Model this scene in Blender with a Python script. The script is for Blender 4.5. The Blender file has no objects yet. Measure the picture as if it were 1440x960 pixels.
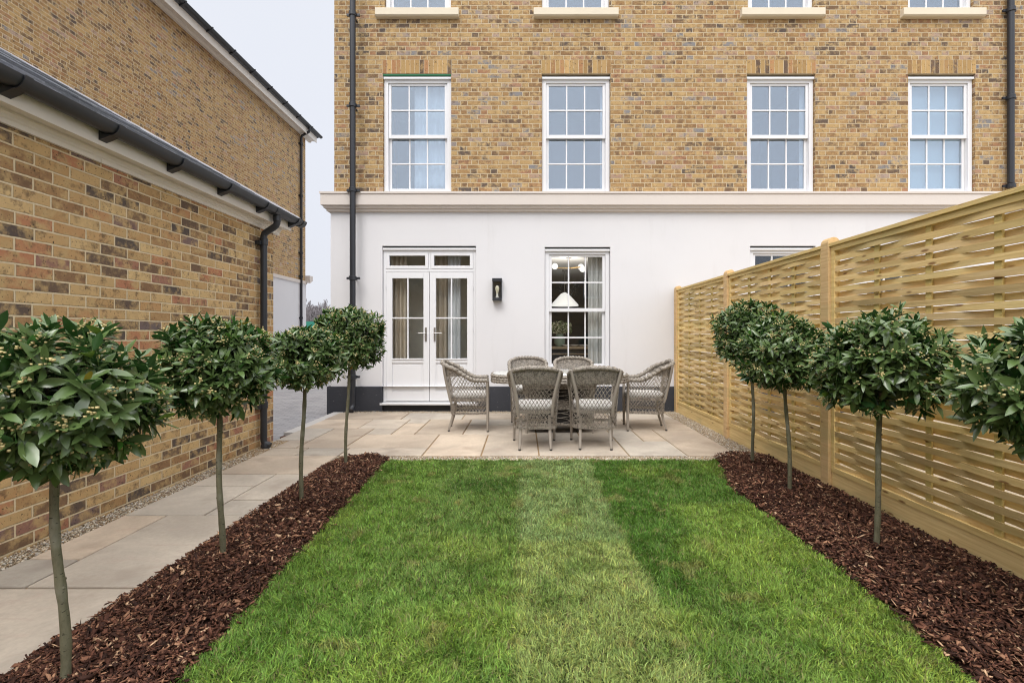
import bpy, math, random
import numpy as np
R = math.radians
PI = math.pi
random.seed(7)
rng = np.random.default_rng(11)
sc = bpy.context.scene
COL = sc.collection
CAMZ = 1.24
F = 675.0
YF = 7.92                                    # brick face of the town house
def fx(px, Y=YF): return (px - 735.0) / F * Y
def fz(py, Y=YF): return CAMZ + (471.0 - py) / F * Y

# ------------------------------------------------------------------ helpers
class MB:
    """collects geometry, builds ONE mesh object"""
    def __init__(s):
        s.v = []; s.f = []; s.c = []; s.cur = (1, 1, 1, 1); s.usec = False
    def tint(s, c):
        s.cur = tuple(c) + (1,) if len(c) == 3 else tuple(c); s.usec = True
    def add(s, vs, fs):
        b = len(s.v)
        s.v.extend([tuple(p) for p in vs]); s.c.extend([s.cur] * len(vs))
        s.f.extend([tuple(b + i for i in f) for f in fs])
    def box(s, x0, x1, y0, y1, z0, z1):
        s.add([(x0,y0,z0),(x1,y0,z0),(x1,y1,z0),(x0,y1,z0),(x0,y0,z1),(x1,y0,z1),(x1,y1,z1),(x0,y1,z1)],
              [(0,3,2,1),(4,5,6,7),(0,1,5,4),(1,2,6,5),(2,3,7,6),(3,0,4,7)])
    def slab(s, x0, x1, y0, y1, z0, z1, c=0.004):
        s.add([(x0,y0,z0),(x1,y0,z0),(x1,y1,z0),(x0,y1,z0),
               (x0,y0,z1-c),(x1,y0,z1-c),(x1,y1,z1-c),(x0,y1,z1-c),
               (x0+c,y0+c,z1),(x1-c,y0+c,z1),(x1-c,y1-c,z1),(x0+c,y1-c,z1)],
              [(0,3,2,1),(0,1,5,4),(1,2,6,5),(2,3,7,6),(3,0,4,7),(4,5,9,8),(5,6,10,9),(6,7,11,10),(7,4,8,11),(8,9,10,11)])
    def tube(s, pts, r, n=8, cap=True):
        P = np.array(pts, float); m = len(P)
        rr = np.full(m, r) if np.isscalar(r) else np.array(r, float)
        T = np.gradient(P, axis=0); T /= np.linalg.norm(T, axis=1)[:, None] + 1e-12
        up = np.array([0, 0, 1.0]) if abs(T[0][2]) < .9 else np.array([1.0, 0, 0])
        U = up - T[0] * up.dot(T[0]); U /= np.linalg.norm(U)
        vs = []
        for i in range(m):
            U = U - T[i] * U.dot(T[i]); U /= np.linalg.norm(U) + 1e-12
            W = np.cross(T[i], U)
            for k in range(n):
                a = 2 * PI * k / n
                vs.append(P[i] + rr[i] * (math.cos(a) * U + math.sin(a) * W))
        fs = [(i*n+k, i*n+(k+1) % n, (i+1)*n+(k+1) % n, (i+1)*n+k) for i in range(m-1) for k in range(n)]
        if cap:
            fs.append(tuple(range(n))[::-1]); fs.append(tuple((m-1)*n+k for k in range(n)))
        s.add(vs, fs)
    def ribbon(s, pts, nrm, w, t):
        """flat strip of width w, thickness t, following pts with surface normals nrm"""
        P = np.array(pts, float); Nn = np.array(nrm, float)
        T = np.gradient(P, axis=0); T /= np.linalg.norm(T, axis=1)[:, None] + 1e-12
        S = np.cross(T, Nn); S /= np.linalg.norm(S, axis=1)[:, None] + 1e-12
        vs = []
        for i in range(len(P)):
            for a, b in ((-1, -1), (1, -1), (1, 1), (-1, 1)):
                vs.append(P[i] + S[i] * a * w / 2 + Nn[i] * b * t / 2)
        n = 4; m = len(P)
        fs = [(i*n+k, i*n+(k+1) % n, (i+1)*n+(k+1) % n, (i+1)*n+k) for i in range(m-1) for k in range(n)]
        s.add(vs, fs)
    def prism_y(s, prof, y0, y1):
        """profile [(x,z)...] swept along Y"""
        n = len(prof)
        s.add([(x, y0, z) for x, z in prof] + [(x, y1, z) for x, z in prof],
              [(k, (k+1) % n, (k+1) % n + n, k + n) for k in range(n)] + [tuple(range(n))[::-1], tuple(range(n, 2*n))])
    def prism_x(s, prof, x0, x1):
        """profile [(y,z)...] swept along X"""
        n = len(prof)
        s.add([(x0, y, z) for y, z in prof] + [(x1, y, z) for y, z in prof],
              [(k, (k+1) % n, (k+1) % n + n, k + n) for k in range(n)] + [tuple(range(n))[::-1], tuple(range(n, 2*n))])
    def lathe(s, prof, cx, cy, cz, n=20):
        m = len(prof)
        vs = [(cx + r*math.cos(2*PI*k/n), cy + r*math.sin(2*PI*k/n), cz + z) for r, z in prof for k in range(n)]
        fs = [(i*n+k, i*n+(k+1) % n, (i+1)*n+(k+1) % n, (i+1)*n+k) for i in range(m-1) for k in range(n)]
        s.add(vs, fs)
    def sphere(s, c, r, n=10):
        s.lathe([(r*math.sin(PI*i/n)+1e-5, -r*math.cos(PI*i/n)) for i in range(n+1)], *c, n=n*2)
    def build(s, name, mat, parent=None, smooth=False, bevel=0, angle=40):
        me = bpy.data.meshes.new(name); me.from_pydata(s.v, [], s.f)
        if s.usec:
            at = me.attributes.new('tint', 'FLOAT_COLOR', 'POINT')
            at.data.foreach_set('color', np.array(s.c, np.float32).ravel())
        import bmesh
        bm = bmesh.new(); bm.from_mesh(me); bmesh.ops.recalc_face_normals(bm, faces=bm.faces); bm.to_mesh(me); bm.free()
        if smooth:
            me.polygons.foreach_set('use_smooth', np.ones(len(me.polygons), bool))
            me.set_sharp_from_angle(angle=R(angle))
        me.materials.append(mat)
        o = bpy.data.objects.new(name, me); COL.objects.link(o)
        if parent: o.parent = parent
        if bevel:
            b = o.modifiers.new('bevel', 'BEVEL'); b.width = bevel; b.segments = 2; b.limit_method = 'ANGLE'; b.harden_normals = False
        return o

def fast_mesh(name, V, faces, n, mat, parent=None, tint=None, smooth=False):
    """n copies of a face template over V (n, k, 3)"""
    k = V.shape[1]
    me = bpy.data.meshes.new(name)
    me.vertices.add(n*k); me.vertices.foreach_set('co', V.astype(np.float32).ravel())
    fl = np.concatenate([np.array(f) for f in faces]); sizes = np.array([len(f) for f in faces])
    loops = (fl[None, :] + (np.arange(n)*k)[:, None]).ravel()
    me.loops.add(len(loops)); me.loops.foreach_set('vertex_index', loops.astype(np.int32))
    st = np.concatenate([[0], np.cumsum(sizes)[:-1]])
    starts = (st[None, :] + (np.arange(n)*len(fl))[:, None]).ravel()
    me.polygons.add(len(starts)); me.polygons.foreach_set('loop_start', starts.astype(np.int32))
    if smooth: me.polygons.foreach_set('use_smooth', np.ones(len(starts), bool))
    me.update(calc_edges=True)
    if tint is not None:
        at = me.attributes.new('tint', 'FLOAT_COLOR', 'POINT')
        c = np.ones((n, k, 4), np.float32); c[:, :, :3] = tint[:, None, :] if tint.ndim == 2 else tint
        at.data.foreach_set('color', c.ravel())
    me.materials.append(mat)
    o = bpy.data.objects.new(name, me); COL.objects.link(o)
    if parent: o.parent = parent
    return o

def tag(o, label=None, cat=None, group=None, kind=None):
    if label: o['label'] = label
    if cat: o['category'] = cat
    if group: o['group'] = group
    if kind: o['kind'] = kind
    return o
def thing(name, label, cat, loc=(0,0,0), rz=0, group=None):
    o = bpy.data.objects.new(name, None); COL.objects.link(o)
    o.location = loc; o.rotation_euler = (0, 0, rz); o.empty_display_size = .2
    return tag(o, label, cat, group)
def copy_tree(o, parent=None):
    c = o.copy(); COL.objects.link(c); c.parent = parent
    for ch in list(o.children): copy_tree(ch, c)
    return c

# ------------------------------------------------------------------ materials
class NT:
    def __init__(s, name):
        s.m = bpy.data.materials.new(name); s.m.use_nodes = True
        s.t = s.m.node_tree; s.t.nodes.clear()
        s.out = s.t.nodes.new('ShaderNodeOutputMaterial')
    def n(s, typ, **kw):
        nd = s.t.nodes.new(typ)
        for k, v in kw.items(): setattr(nd, k, v)
        return nd
    def put(s, sock, v):
        if isinstance(v, bpy.types.NodeSocket): s.t.links.new(v, sock)
        elif v is not None: sock.default_value = v
    def math(s, op, a, b=None, c=None, clamp=False):
        nd = s.n('ShaderNodeMath', operation=op); nd.use_clamp = clamp
        s.put(nd.inputs[0], a)
        if b is not None: s.put(nd.inputs[1], b)
        if c is not None: s.put(nd.inputs[2], c)
        return nd.outputs[0]
    def rng(s, v, a, b, c=0., d=1., smooth=True):
        nd = s.n('ShaderNodeMapRange'); nd.interpolation_type = 'SMOOTHSTEP' if smooth else 'LINEAR'
        for i, q in enumerate((v, a, b, c, d)): s.put(nd.inputs[i], q)
        return nd.outputs[0]
    def mix(s, f, a, b, mode='MIX'):
        nd = s.n('ShaderNodeMix', data_type='RGBA', blend_type=mode)
        s.put(nd.inputs[0], f); s.put(nd.inputs[6], a); s.put(nd.inputs[7], b)
        return nd.outputs[2]
    def noise(s, vec, scale, detail=3, rough=.5, dim='3D', dist=0.):
        nd = s.n('ShaderNodeTexNoise', noise_dimensions=dim)
        s.put(nd.inputs['Vector'], vec); nd.inputs['Scale'].default_value = scale
        nd.inputs['Detail'].default_value = detail; nd.inputs['Roughness'].default_value = rough
        nd.inputs['Distortion'].default_value = dist
        return nd
    def ramp(s, f, stops, interp='LINEAR'):
        nd = s.n('ShaderNodeValToRGB'); cr = nd.color_ramp; cr.interpolation = interp
        while len(cr.elements) > 1: cr.elements.remove(cr.elements[-1])
        cr.elements[0].position = stops[0][0]; cr.elements[0].color = tuple(stops[0][1]) + (1,)
        for p, c in stops[1:]:
            e = cr.elements.new(p); e.color = tuple(c) + (1,)
        s.put(nd.inputs[0], f); return nd.outputs[0]
    def obj(s): return s.n('ShaderNodeTexCoord').outputs['Object']
    def comb(s, x, y, z):
        nd = s.n('ShaderNodeCombineXYZ')
        for i, q in enumerate((x, y, z)): s.put(nd.inputs[i], q)
        return nd.outputs[0]
    def sep(s, v):
        nd = s.n('ShaderNodeSeparateXYZ'); s.put(nd.inputs[0], v); return nd.outputs
    def attr(s, name='tint'): return s.n('ShaderNodeAttribute', attribute_name=name).outputs['Color']
    def scale(s, v, k):
        nd = s.n('ShaderNodeVectorMath', operation='MULTIPLY'); s.put(nd.inputs[0], v); nd.inputs[1].default_value = k
        return nd.outputs[0]
    def bump(s, h, dist=.003, strength=.6, normal=None):
        nd = s.n('ShaderNodeBump'); nd.inputs['Strength'].default_value = strength; nd.inputs['Distance'].default_value = dist
        s.put(nd.inputs['Height'], h); s.put(nd.inputs['Normal'], normal); return nd.outputs[0]
    def bsdf(s, col, rough=.6, spec=.5, normal=None, **kw):
        nd = s.n('ShaderNodeBsdfPrincipled')
        s.put(nd.inputs['Base Color'], tuple(col) + (1,) if isinstance(col, (tuple, list)) and len(col) == 3 else col)
        s.put(nd.inputs['Roughness'], rough); s.put(nd.inputs['Specular IOR Level'], spec)
        if normal is not None: s.put(nd.inputs['Normal'], normal)
        for k, v in kw.items(): s.put(nd.inputs[k.replace('_', ' ')], v)
        return nd.outputs[0]
    def done(s, sh):
        s.t.links.new(sh, s.out.inputs[0]); return s.m

def brick_mat(name, flemish, ramp_stops, mortar=(.56,.46,.31), seed=0., big=.5):
    N = NT(name); co = N.obj(); x, y, z = N.sep(co)
    nx = N.math('ABSOLUTE', N.sep(N.n('ShaderNodeNewGeometry').outputs['True Normal'])[0])
    isx = N.math('GREATER_THAN', nx, .5)
    wob = N.noise(co, 9, 2)
    u = N.math('ADD', N.math('MULTIPLY', y, isx), N.math('MULTIPLY', x, N.math('SUBTRACT', 1, isx)))
    u = N.math('ADD', u, 50.0)
    zz = N.math('ADD', z, 7.5)
    zz = N.math('ADD', zz, N.math('MULTIPLY', N.math('SUBTRACT', wob.outputs[0], .5), .006))
    rowf = N.math('DIVIDE', zz, .075); row = N.math('FLOOR', rowf)
    lz = N.math('MULTIPLY', N.math('FRACT', rowf), .075)
    half = N.math('MULTIPLY', N.math('MODULO', row, 2), .5)
    jit = N.n('ShaderNodeTexWhiteNoise', noise_dimensions='1D'); N.put(jit.inputs['W'], row)
    half = N.math('ADD', half, N.math('MULTIPLY', jit.outputs[0], .09))
    if flemish:
        uu = N.math('ADD', N.math('DIVIDE', u, .3375), half)
        k = N.math('FLOOR', uu); f = N.math('MULTIPLY', N.math('FRACT', uu), .3375)
        h = N.math('GREATER_THAN', f, .225)
        # some headers drop out: a few rows show plain stretchers
        loc = N.math('SUBTRACT', f, N.math('MULTIPLY', h, .225))
        w = N.math('SUBTRACT', .225, N.math('MULTIPLY', h, .1125))
        idn = N.math('ADD', N.math('MULTIPLY', k, 2), h)
    else:
        uu = N.math('ADD', N.math('DIVIDE', u, .225), half)
        idn = N.math('FLOOR', uu); loc = N.math('MULTIPLY', N.math('FRACT', uu), .225); w = .225
    du = N.math('MINIMUM', loc, N.math('SUBTRACT', w, loc))
    dz = N.math('MINIMUM', lz, N.math('SUBTRACT', .075, lz))
    d = N.math('MINIMUM', du, dz)
    rg = N.noise(co, 55, 3, .6)
    d = N.math('ADD', d, N.math('MULTIPLY', N.math('SUBTRACT', rg.outputs[0], .5), .006))
    mask = N.rng(d, .0042, .0070)
    wn = N.n('ShaderNodeTexWhiteNoise', noise_dimensions='3D'); N.put(wn.inputs['Vector'], N.comb(idn, row, seed))
    bigN = N.noise(co, .55, 2)
    val = N.math('ADD', wn.outputs['Value'], N.math('MULTIPLY', N.math('SUBTRACT', bigN.outputs[0], .5), big), clamp=True)
    base = N.ramp(val, ramp_stops)
    # per-brick brightness and within-brick blotches
    off = N.scale(wn.outputs['Color'], (9, 9, 9))
    vadd = N.n('ShaderNodeVectorMath', operation='ADD'); N.put(vadd.inputs[0], co); N.put(vadd.inputs[1], off)
    bl = N.noise(vadd.outputs[0], 11, 4, .65)
    base = N.mix(N.rng(bl.outputs[0], .42, .68), base, (.50,.345,.165,1))
    dark = N.noise(vadd.outputs[0], 13, 4, .72)
    dk = N.math('MULTIPLY', N.rng(dark.outputs[0], .50, .70), N.rng(wn.outputs['Value'], .1, .6, .35, .75))
    base = N.mix(dk, base, (.10,.062,.040,1))
    sp = N.noise(vadd.outputs[0], 95, 1, .5)
    base = N.mix(N.rng(sp.outputs[0], .68, .73), base, (.028,.02,.018,1))
    ms = N.noise(co, 3, 3)
    mort = N.mix(ms.outputs[0], tuple(.86*c for c in mortar)+(1,), tuple(1.12*c for c in mortar)+(1,))
    col = N.mix(mask, mort, base)
    h = N.math('ADD', N.math('MULTIPLY', mask, 1.0), N.math('MULTIPLY', bl.outputs[0], .5))
    nr = N.bump(h, .008, .9)
    return N.done(N.bsdf(col, .88, .25, nr))

TAN = [(0,(.10,.08,.07)),(.1,(.16,.10,.06)),(.22,(.26,.15,.07)),(.38,(.36,.22,.097)),(.52,(.45,.30,.135)),(.64,(.38,.24,.105)),(.78,(.29,.165,.073)),(.88,(.35,.18,.105)),(.95,(.40,.29,.225)),(1,(.22,.21,.21))]
GAR = [(0,(.10,.08,.07)),(.16,(.16,.105,.07)),(.3,(.30,.17,.085)),(.44,(.48,.30,.135)),(.62,(.64,.46,.23)),(.76,(.48,.29,.13)),(.87,(.45,.20,.11)),(.95,(.24,.14,.12)),(1,(.14,.12,.12))]
M = {}
M['brick'] = brick_mat('stock_brick_facade', True, TAN)
M['brick_tall'] = brick_mat('stock_brick_tall', True, [(p, tuple(1.22*q for q in c)) for p, c in TAN], seed=3., mortar=(.66,.54,.36))
M['brick_garage'] = brick_mat('stock_brick_garage', False, GAR, mortar=(.68,.56,.37), seed=5., big=.3)

def plain(name, col, rough=.5, spec=.5, var=.06, vscale=3., bump=0., bscale=80., **kw):
    N = NT(name); co = N.obj()
    a = N.noise(co, vscale, 4, .6)
    c = N.mix(a.outputs[0], tuple(q*(1-var) for q in col)+(1,), tuple(q*(1+var) for q in col)+(1,))
    nr = None
    if bump:
        b = N.noise(co, bscale, 3, .6); nr = N.bump(b.outputs[0], bump, .5)
    return N.done(N.bsdf(c, rough, spec, nr, **kw))

def render_mat():
    N = NT('painted_render'); co = N.obj()
    a = N.noise(co, .9, 4, .6); b = N.noise(N.scale(co, (3., 1., .5)), 2.2, 4, .6)
    c = N.mix(a.outputs[0], (.67,.662,.675,1), (.74,.732,.745,1))
    c = N.mix(N.rng(b.outputs[0], .55, .8, 0, .3), c, (.60,.585,.585,1))
    f = N.noise(co, 160, 3, .6); g = N.noise(co, 6, 3)
    h = N.math('ADD', N.math('MULTIPLY', f.outputs[0], .3), g.outputs[0])
    return N.done(N.bsdf(c, .85, .2, N.bump(h, .004, .35)))
M['render'] = render_mat()
M['stone'] = plain('cast_stone_cream', (.66,.60,.55), .75, .3, .05, 2, .002, 120)
M['sill'] = plain('cast_stone_sill', (.72,.64,.50), .75, .3, .06, 3, .002, 120)
M['white'] = plain('white_joinery_paint', (.76,.76,.775), .38, .45, .015, 2)
M['cream'] = plain('cream_joinery_paint', (.74,.70,.64), .45, .4, .03, 3)
def plinth_mat():
    N = NT('black_plinth'); co = N.obj()
    a = N.noise(co, 3, 5, .7); b = N.noise(N.scale(co, (1, 1, 1)), 45, 2)
    c = N.mix(a.outputs[0], (.030,.032,.040,1), (.056,.058,.068,1))
    c = N.mix(N.rng(b.outputs[0], .72, .76, 0, .6), c, (.35,.35,.35,1))
    d = N.noise(N.scale(co, (1.2, 1, 2.5)), 5, 5, .7, dist=1.2)
    c = N.mix(N.rng(d.outputs[0], .62, .8, 0, .35), c, (.22,.22,.22,1))
    return N.done(N.bsdf(c, .75, .3, N.bump(b.outputs[0], .002, .4)))
M['plinth'] = plinth_mat()
M['black'] = plain('black_cast_metal', (.022,.024,.030), .38, .5, .15, 6, .0006, 60)
M['gutter'] = plain('dark_grey_gutter', (.024,.027,.033), .42, .5, .12, 5, .0006, 50)
M['darkgap'] = plain('dark_head_fill', (.012,.013,.014), .7, .3)  # near-black strip filling the gap above window and door frames
M['greentape'] = plain('green_membrane', (.01,.16,.06), .5, .4)
M['steel'] = plain('brushed_steel', (.45,.44,.43), .3, .5, .05, 20, Metallic=.9)
M['rubber'] = plain('black_rubber_cap', (.012,.012,.012), .5)
M['lead'] = plain('pale_ridge_flashing', (.45,.44,.47), .55, .4, .1, 4)

def slate_mat():
    N = NT('roof_slate'); co = N.obj(); a = N.noise(co, 30, 4, .7)
    c = N.mix(a.outputs[0], (.05,.055,.065,1), (.26,.275,.30,1)); c = N.mix(1., c, N.attr(), 'MULTIPLY')
    return N.done(N.bsdf(c, .85, .15, N.bump(a.outputs[0], .004, .6)))
M['slate'] = slate_mat()

def wood_mat(name, c1, c2, kc):
    N = NT(name); co = N.obj()
    g = N.noise(N.scale(co, (14, .9, 30)), 2.2, 4, .6, dist=.4)
    c = N.mix(N.rng(g.outputs[0], .3, .72), c1+(1,), c2+(1,))
    st = N.noise(N.scale(co, (1, .8, 3)), 2.0, 3)
    c = N.mix(N.rng(st.outputs[0], .45, .75, 0, .55), c, (.46,.385,.185,1))
    kn = N.n('ShaderNodeTexVoronoi'); N.put(kn.inputs['Vector'], N.scale(co, (1, 2.4, 9))); kn.inputs['Scale'].default_value = 1.5
    k = N.rng(kn.outputs['Distance'], .15, .06)
    c = N.mix(N.math('MULTIPLY', k, .85), c, kc+(1,))
    c = N.mix(1., c, N.attr(), 'MULTIPLY')
    return N.done(N.bsdf(c, .72, .3, N.bump(g.outputs[0], .003, .8)))
M['pine'] = wood_mat('treated_pine', (.82,.63,.32), (.66,.475,.215), (.20,.09,.03))
M['post'] = wood_mat('treated_post', (.70,.50,.27), (.58,.39,.19), (.30,.16,.07))

def stone_slab_mat():
    N = NT('sandstone_paving'); co = N.obj()
    a = N.noise(co, 1.7, 5, .6, dist=.6); b = N.noise(co, 40, 4, .7); d = N.noise(N.scale(co, (1, 3, 1)), 3.5, 4, .6, dist=1.5)
    c = N.mix(N.rng(a.outputs[0], .3, .7), (.40,.345,.285,1), (.56,.485,.395,1))
    c = N.mix(N.rng(d.outputs[0], .52, .75, 0, .7), c, (.46,.365,.30,1))
    e = N.noise(co, 2.6, 3, .5)
    c = N.mix(N.rng(e.outputs[0], .56, .72, 0, .7), c, (.35,.29,.235,1))
    c = N.mix(N.rng(b.outputs[0], .35, .7, .0, .25), c, (.30,.25,.20,1))
    c = N.mix(1., c, N.attr(), 'MULTIPLY')
    h = N.math('ADD', N.math('MULTIPLY', b.outputs[0], .3), d.outputs[0])
    return N.done(N.bsdf(c, .78, .3, N.bump(h, .006, .5)))
M['slab'] = stone_slab_mat()
M['joint'] = plain('sandy_joint', (.28,.19,.10), .9, .2, .3, 14, .004, 150)
M['gravelbed'] = plain('gravel_bedding', (.36,.30,.22), .9, .2, .5, 60, .01, 90)
M['soil'] = plain('dark_soil', (.022,.010,.007), .95, .1, .4, 25, .01, 60)
M['turfsoil'] = plain('turf_thatch', (.022,.032,.009), .95, .1, .45, 30, .006, 90)
M['ground'] = plain('rough_ground', (.16,.15,.11), .95, .1, .3, .3, .02, 6)
M['kerb'] = plain('pale_concrete', (.50,.48,.46), .85, .25, .12, 5, .003, 90)
M['clay'] = plain('broken_brown_brick', (.09,.04,.028), .9, .2, .4, 20, .004, 60)

def cobble_mat():
    N = NT('grey_block_paving'); co = N.obj()
    b = N.n('ShaderNodeTexBrick'); N.put(b.inputs['Vector'], N.scale(co, (1, 1, 1)))
    b.inputs['Scale'].default_value = 1.; b.inputs['Brick Width'].default_value = .2; b.inputs['Row Height'].default_value = .11
    b.inputs['Mortar Size'].default_value = .006; b.inputs['Mortar Smooth'].default_value = .3
    b.inputs['Color1'].default_value = (.27,.265,.275,1); b.inputs['Color2'].default_value = (.36,.35,.36,1); b.inputs['Mortar'].default_value = (.15,.145,.145,1)
    a = N.noise(co, 3, 4); c = N.mix(N.rng(a.outputs[0], .3, .7, 0, .4), b.outputs['Color'], (.40,.39,.40,1))
    return N.done(N.bsdf(c, .8, .3, N.bump(N.math('SUBTRACT', 1, b.outputs['Fac']), .01, .7)))
M['cobble'] = cobble_mat()

def tint_mat(name, rough, spec, var=.25, scale=60, bump=.001, translucent=None, coat=0.):
    N = NT(name); co = N.obj(); a = N.noise(co, scale, 3, .6)
    c = N.mix(1., N.attr(), N.mix(a.outputs[0], (1-var,)*3+(1,), (1+var,)*3+(1,)), 'MULTIPLY')
    nr = N.bump(a.outputs[0], bump, .5) if bump else None
    sh = N.bsdf(c, rough, spec, nr, Coat_Weight=coat) if coat else N.bsdf(c, rough, spec, nr)
    if translucent:
        t = N.n('ShaderNodeBsdfTranslucent'); N.put(t.inputs[0], c)
        mx = N.n('ShaderNodeMixShader'); mx.inputs[0].default_value = translucent
        N.t.links.new(sh, mx.inputs[1]); N.t.links.new(t.outputs[0], mx.inputs[2]); sh = mx.outputs[0]
    return N.done(sh)
M['grass'] = tint_mat('grass_blades', .55, .3, .15, 20, 0, translucent=.3)
def leaf_mat():
    N = NT('bay_leaf'); co = N.obj(); a = N.noise(co, 40, 2)
    g = N.n('ShaderNodeNewGeometry')
    c = N.mix(a.outputs[0], (.85,.85,.85,1), (1.15,1.15,1.15,1)); c = N.mix(1., N.attr(), c, 'MULTIPLY')
    c = N.mix(g.outputs['Backfacing'], c, (.10,.16,.05,1))
    sh = N.bsdf(c, .27, .65, N.bump(a.outputs[0], .001, .3))
    t = N.n('ShaderNodeBsdfTranslucent'); N.put(t.inputs[0], c)
    mx = N.n('ShaderNodeMixShader'); mx.inputs[0].default_value = .12
    N.t.links.new(sh, mx.inputs[1]); N.t.links.new(t.outputs[0], mx.inputs[2])
    return N.done(mx.outputs[0])
M['leaf'] = leaf_mat()
M['mulch'] = tint_mat('bark_chips', .8, .25, .35, 120, .002)
M['pebble'] = tint_mat('gravel_pebbles', .7, .35, .2, 150, .0006)
M['bud'] = tint_mat('pale_flower_buds', .6, .3, .1, 200, 0)
def bark_mat():
    N = NT('smooth_green_bark'); co = N.obj(); a = N.noise(N.scale(co, (1, 1, .35)), 40, 4, .7); b = N.noise(co, 7, 3)
    c = N.mix(a.outputs[0], (.05,.05,.026,1), (.24,.225,.15,1)); c = N.mix(N.rng(b.outputs[0], .5, .7, 0, .7), c, (.27,.26,.21,1)); e_ = N.noise(N.scale(co, (1,1,2.5)), 55, 2); c = N.mix(N.rng(e_.outputs[0], .64, .70, 0, .8), c, (.03,.028,.018,1))
    return N.done(N.bsdf(c, .8, .25, N.bump(a.outputs[0], .006, .9)))
M['bark'] = bark_mat()
def wicker_mat():
    N = NT('grey_wicker'); co = N.obj(); a = N.noise(co, 55, 2, .6); b = N.noise(co, 9, 2)
    w = N.n('ShaderNodeTexWave', wave_type='BANDS', bands_direction='DIAGONAL'); N.put(w.inputs['Vector'], co); w.inputs['Scale'].default_value = 30; w.inputs['Distortion'].default_value = 1.5
    c = N.mix(N.rng(a.outputs[0], .3, .7), (.115,.098,.08,1), (.39,.345,.29,1))
    c = N.mix(N.rng(b.outputs[0], .45, .7, 0, .4), c, (.34,.31,.275,1))
    h = N.math('ADD', N.math('MULTIPLY', w.outputs[1], .5), a.outputs[0])
    return N.done(N.bsdf(c, .6, .35, N.bump(h, .002, .6)))
M['wicker'] = wicker_mat()
M['legs'] = plain('taupe_painted_leg', (.31,.275,.235), .5, .4, .12, 30, .0008, 200)
M['cushion'] = plain('pale_cushion', (.60,.58,.55), .9, .1, .04, 6, .002, 200, Sheen_Weight=.2)
M['ttop'] = plain('frosted_table_glass', (.55,.555,.53), .16, .5, .03, 3)

def glass_mat(name, refl, tr=(.96,.975,.98)):
    N = NT(name)
    lw = N.n('ShaderNodeLayerWeight'); lw.inputs[0].default_value = .5
    f = N.math('ADD', N.math('MULTIPLY', N.math('POWER', lw.outputs['Facing'], 5.0), .9), .042+refl, clamp=True)
    t = N.n('ShaderNodeBsdfTransparent'); t.inputs[0].default_value = tr + (1,)
    co = N.obj(); a = N.noise(co, 1.6, 1)
    g = N.n('ShaderNodeBsdfGlossy'); g.inputs[0].default_value = (.86,.93,1,1); g.inputs[1].default_value = .015
    N.put(g.inputs['Normal'], N.bump(a.outputs[0], .003, .15))
    mx = N.n('ShaderNodeMixShader'); N.put(mx.inputs[0], f); N.t.links.new(t.outputs[0], mx.inputs[1]); N.t.links.new(g.outputs[0], mx.inputs[2])
    return N.done(mx.outputs[0])
M['glass'] = glass_mat('window_glass', .0)
M['glass_up'] = glass_mat('coated_window_glass', .16, (.84,.9,.95))
def cloth_mat(name, col, tr=.3):
    N = NT(name); co = N.obj(); a = N.noise(co, 200, 2)
    c = tuple(col) + (1,)
    sh = N.bsdf(col, .9, .1, N.bump(a.outputs[0], .001, .3)); t = N.n('ShaderNodeBsdfTranslucent'); N.put(t.inputs[0], c)
    mx = N.n('ShaderNodeMixShader'); mx.inputs[0].default_value = tr
    N.t.links.new(sh, mx.inputs[1]); N.t.links.new(t.outputs[0], mx.inputs[2]); return N.done(mx.outputs[0])
M['curtain'] = cloth_mat('pale_curtain', (.72,.71,.68)); M['curtain_b'] = cloth_mat('beige_curtain', (.70,.60,.47))
M['net'] = cloth_mat('pale_net', (.86,.86,.86), .35); M['blind'] = cloth_mat('blue_grey_blind', (.62,.70,.72), .3)
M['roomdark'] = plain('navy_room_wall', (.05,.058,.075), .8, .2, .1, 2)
M['roomlight'] = plain('beige_room_wall', (.68,.64,.54), .85, .2, .05, 2)
M['ceiling'] = plain('white_ceiling', (.82,.82,.82), .9, .2)
M['floor'] = plain('oak_floor', (.16,.10,.06), .4, .4, .2, 8)
M['upperwall'] = plain('upper_room_wall', (.34,.38,.45), .9, .2)

def emis(name, col, st):
    N = NT(name); e = N.n('ShaderNodeEmission'); e.inputs[0].default_value = col + (1,); e.inputs[1].default_value = st; return N.done(e.outputs[0])

# ------------------------------------------------------------------ ground & setting
mb = MB(); mb.box(-700, 700, -250, 900, -1.0, -.13); tag(mb.build('ground', M['ground']), kind='structure')
mb = MB(); mb.box(-60, -3.10, 5.70, 60, -.2, -.10); mb.box(-60, -8.0, 2, 5.70, -.2, -.10); mb.box(-3.10, 12, 12.6+7, 60, -.2, -.10)
tag(mb.build('road', M['cobble']), kind='structure')
mb = MB(); mb.box(-2.92, 2.62, -3, 7.95, -.3, -.022); tag(mb.build('garden_base', M['gravelbed']), kind='structure')
mb = MB(); mb.box(2.62, 12, -3, 7.9, -.3, -.03); tag(mb.build('neighbour_ground', M['gravelbed']), kind='structure')

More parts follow.
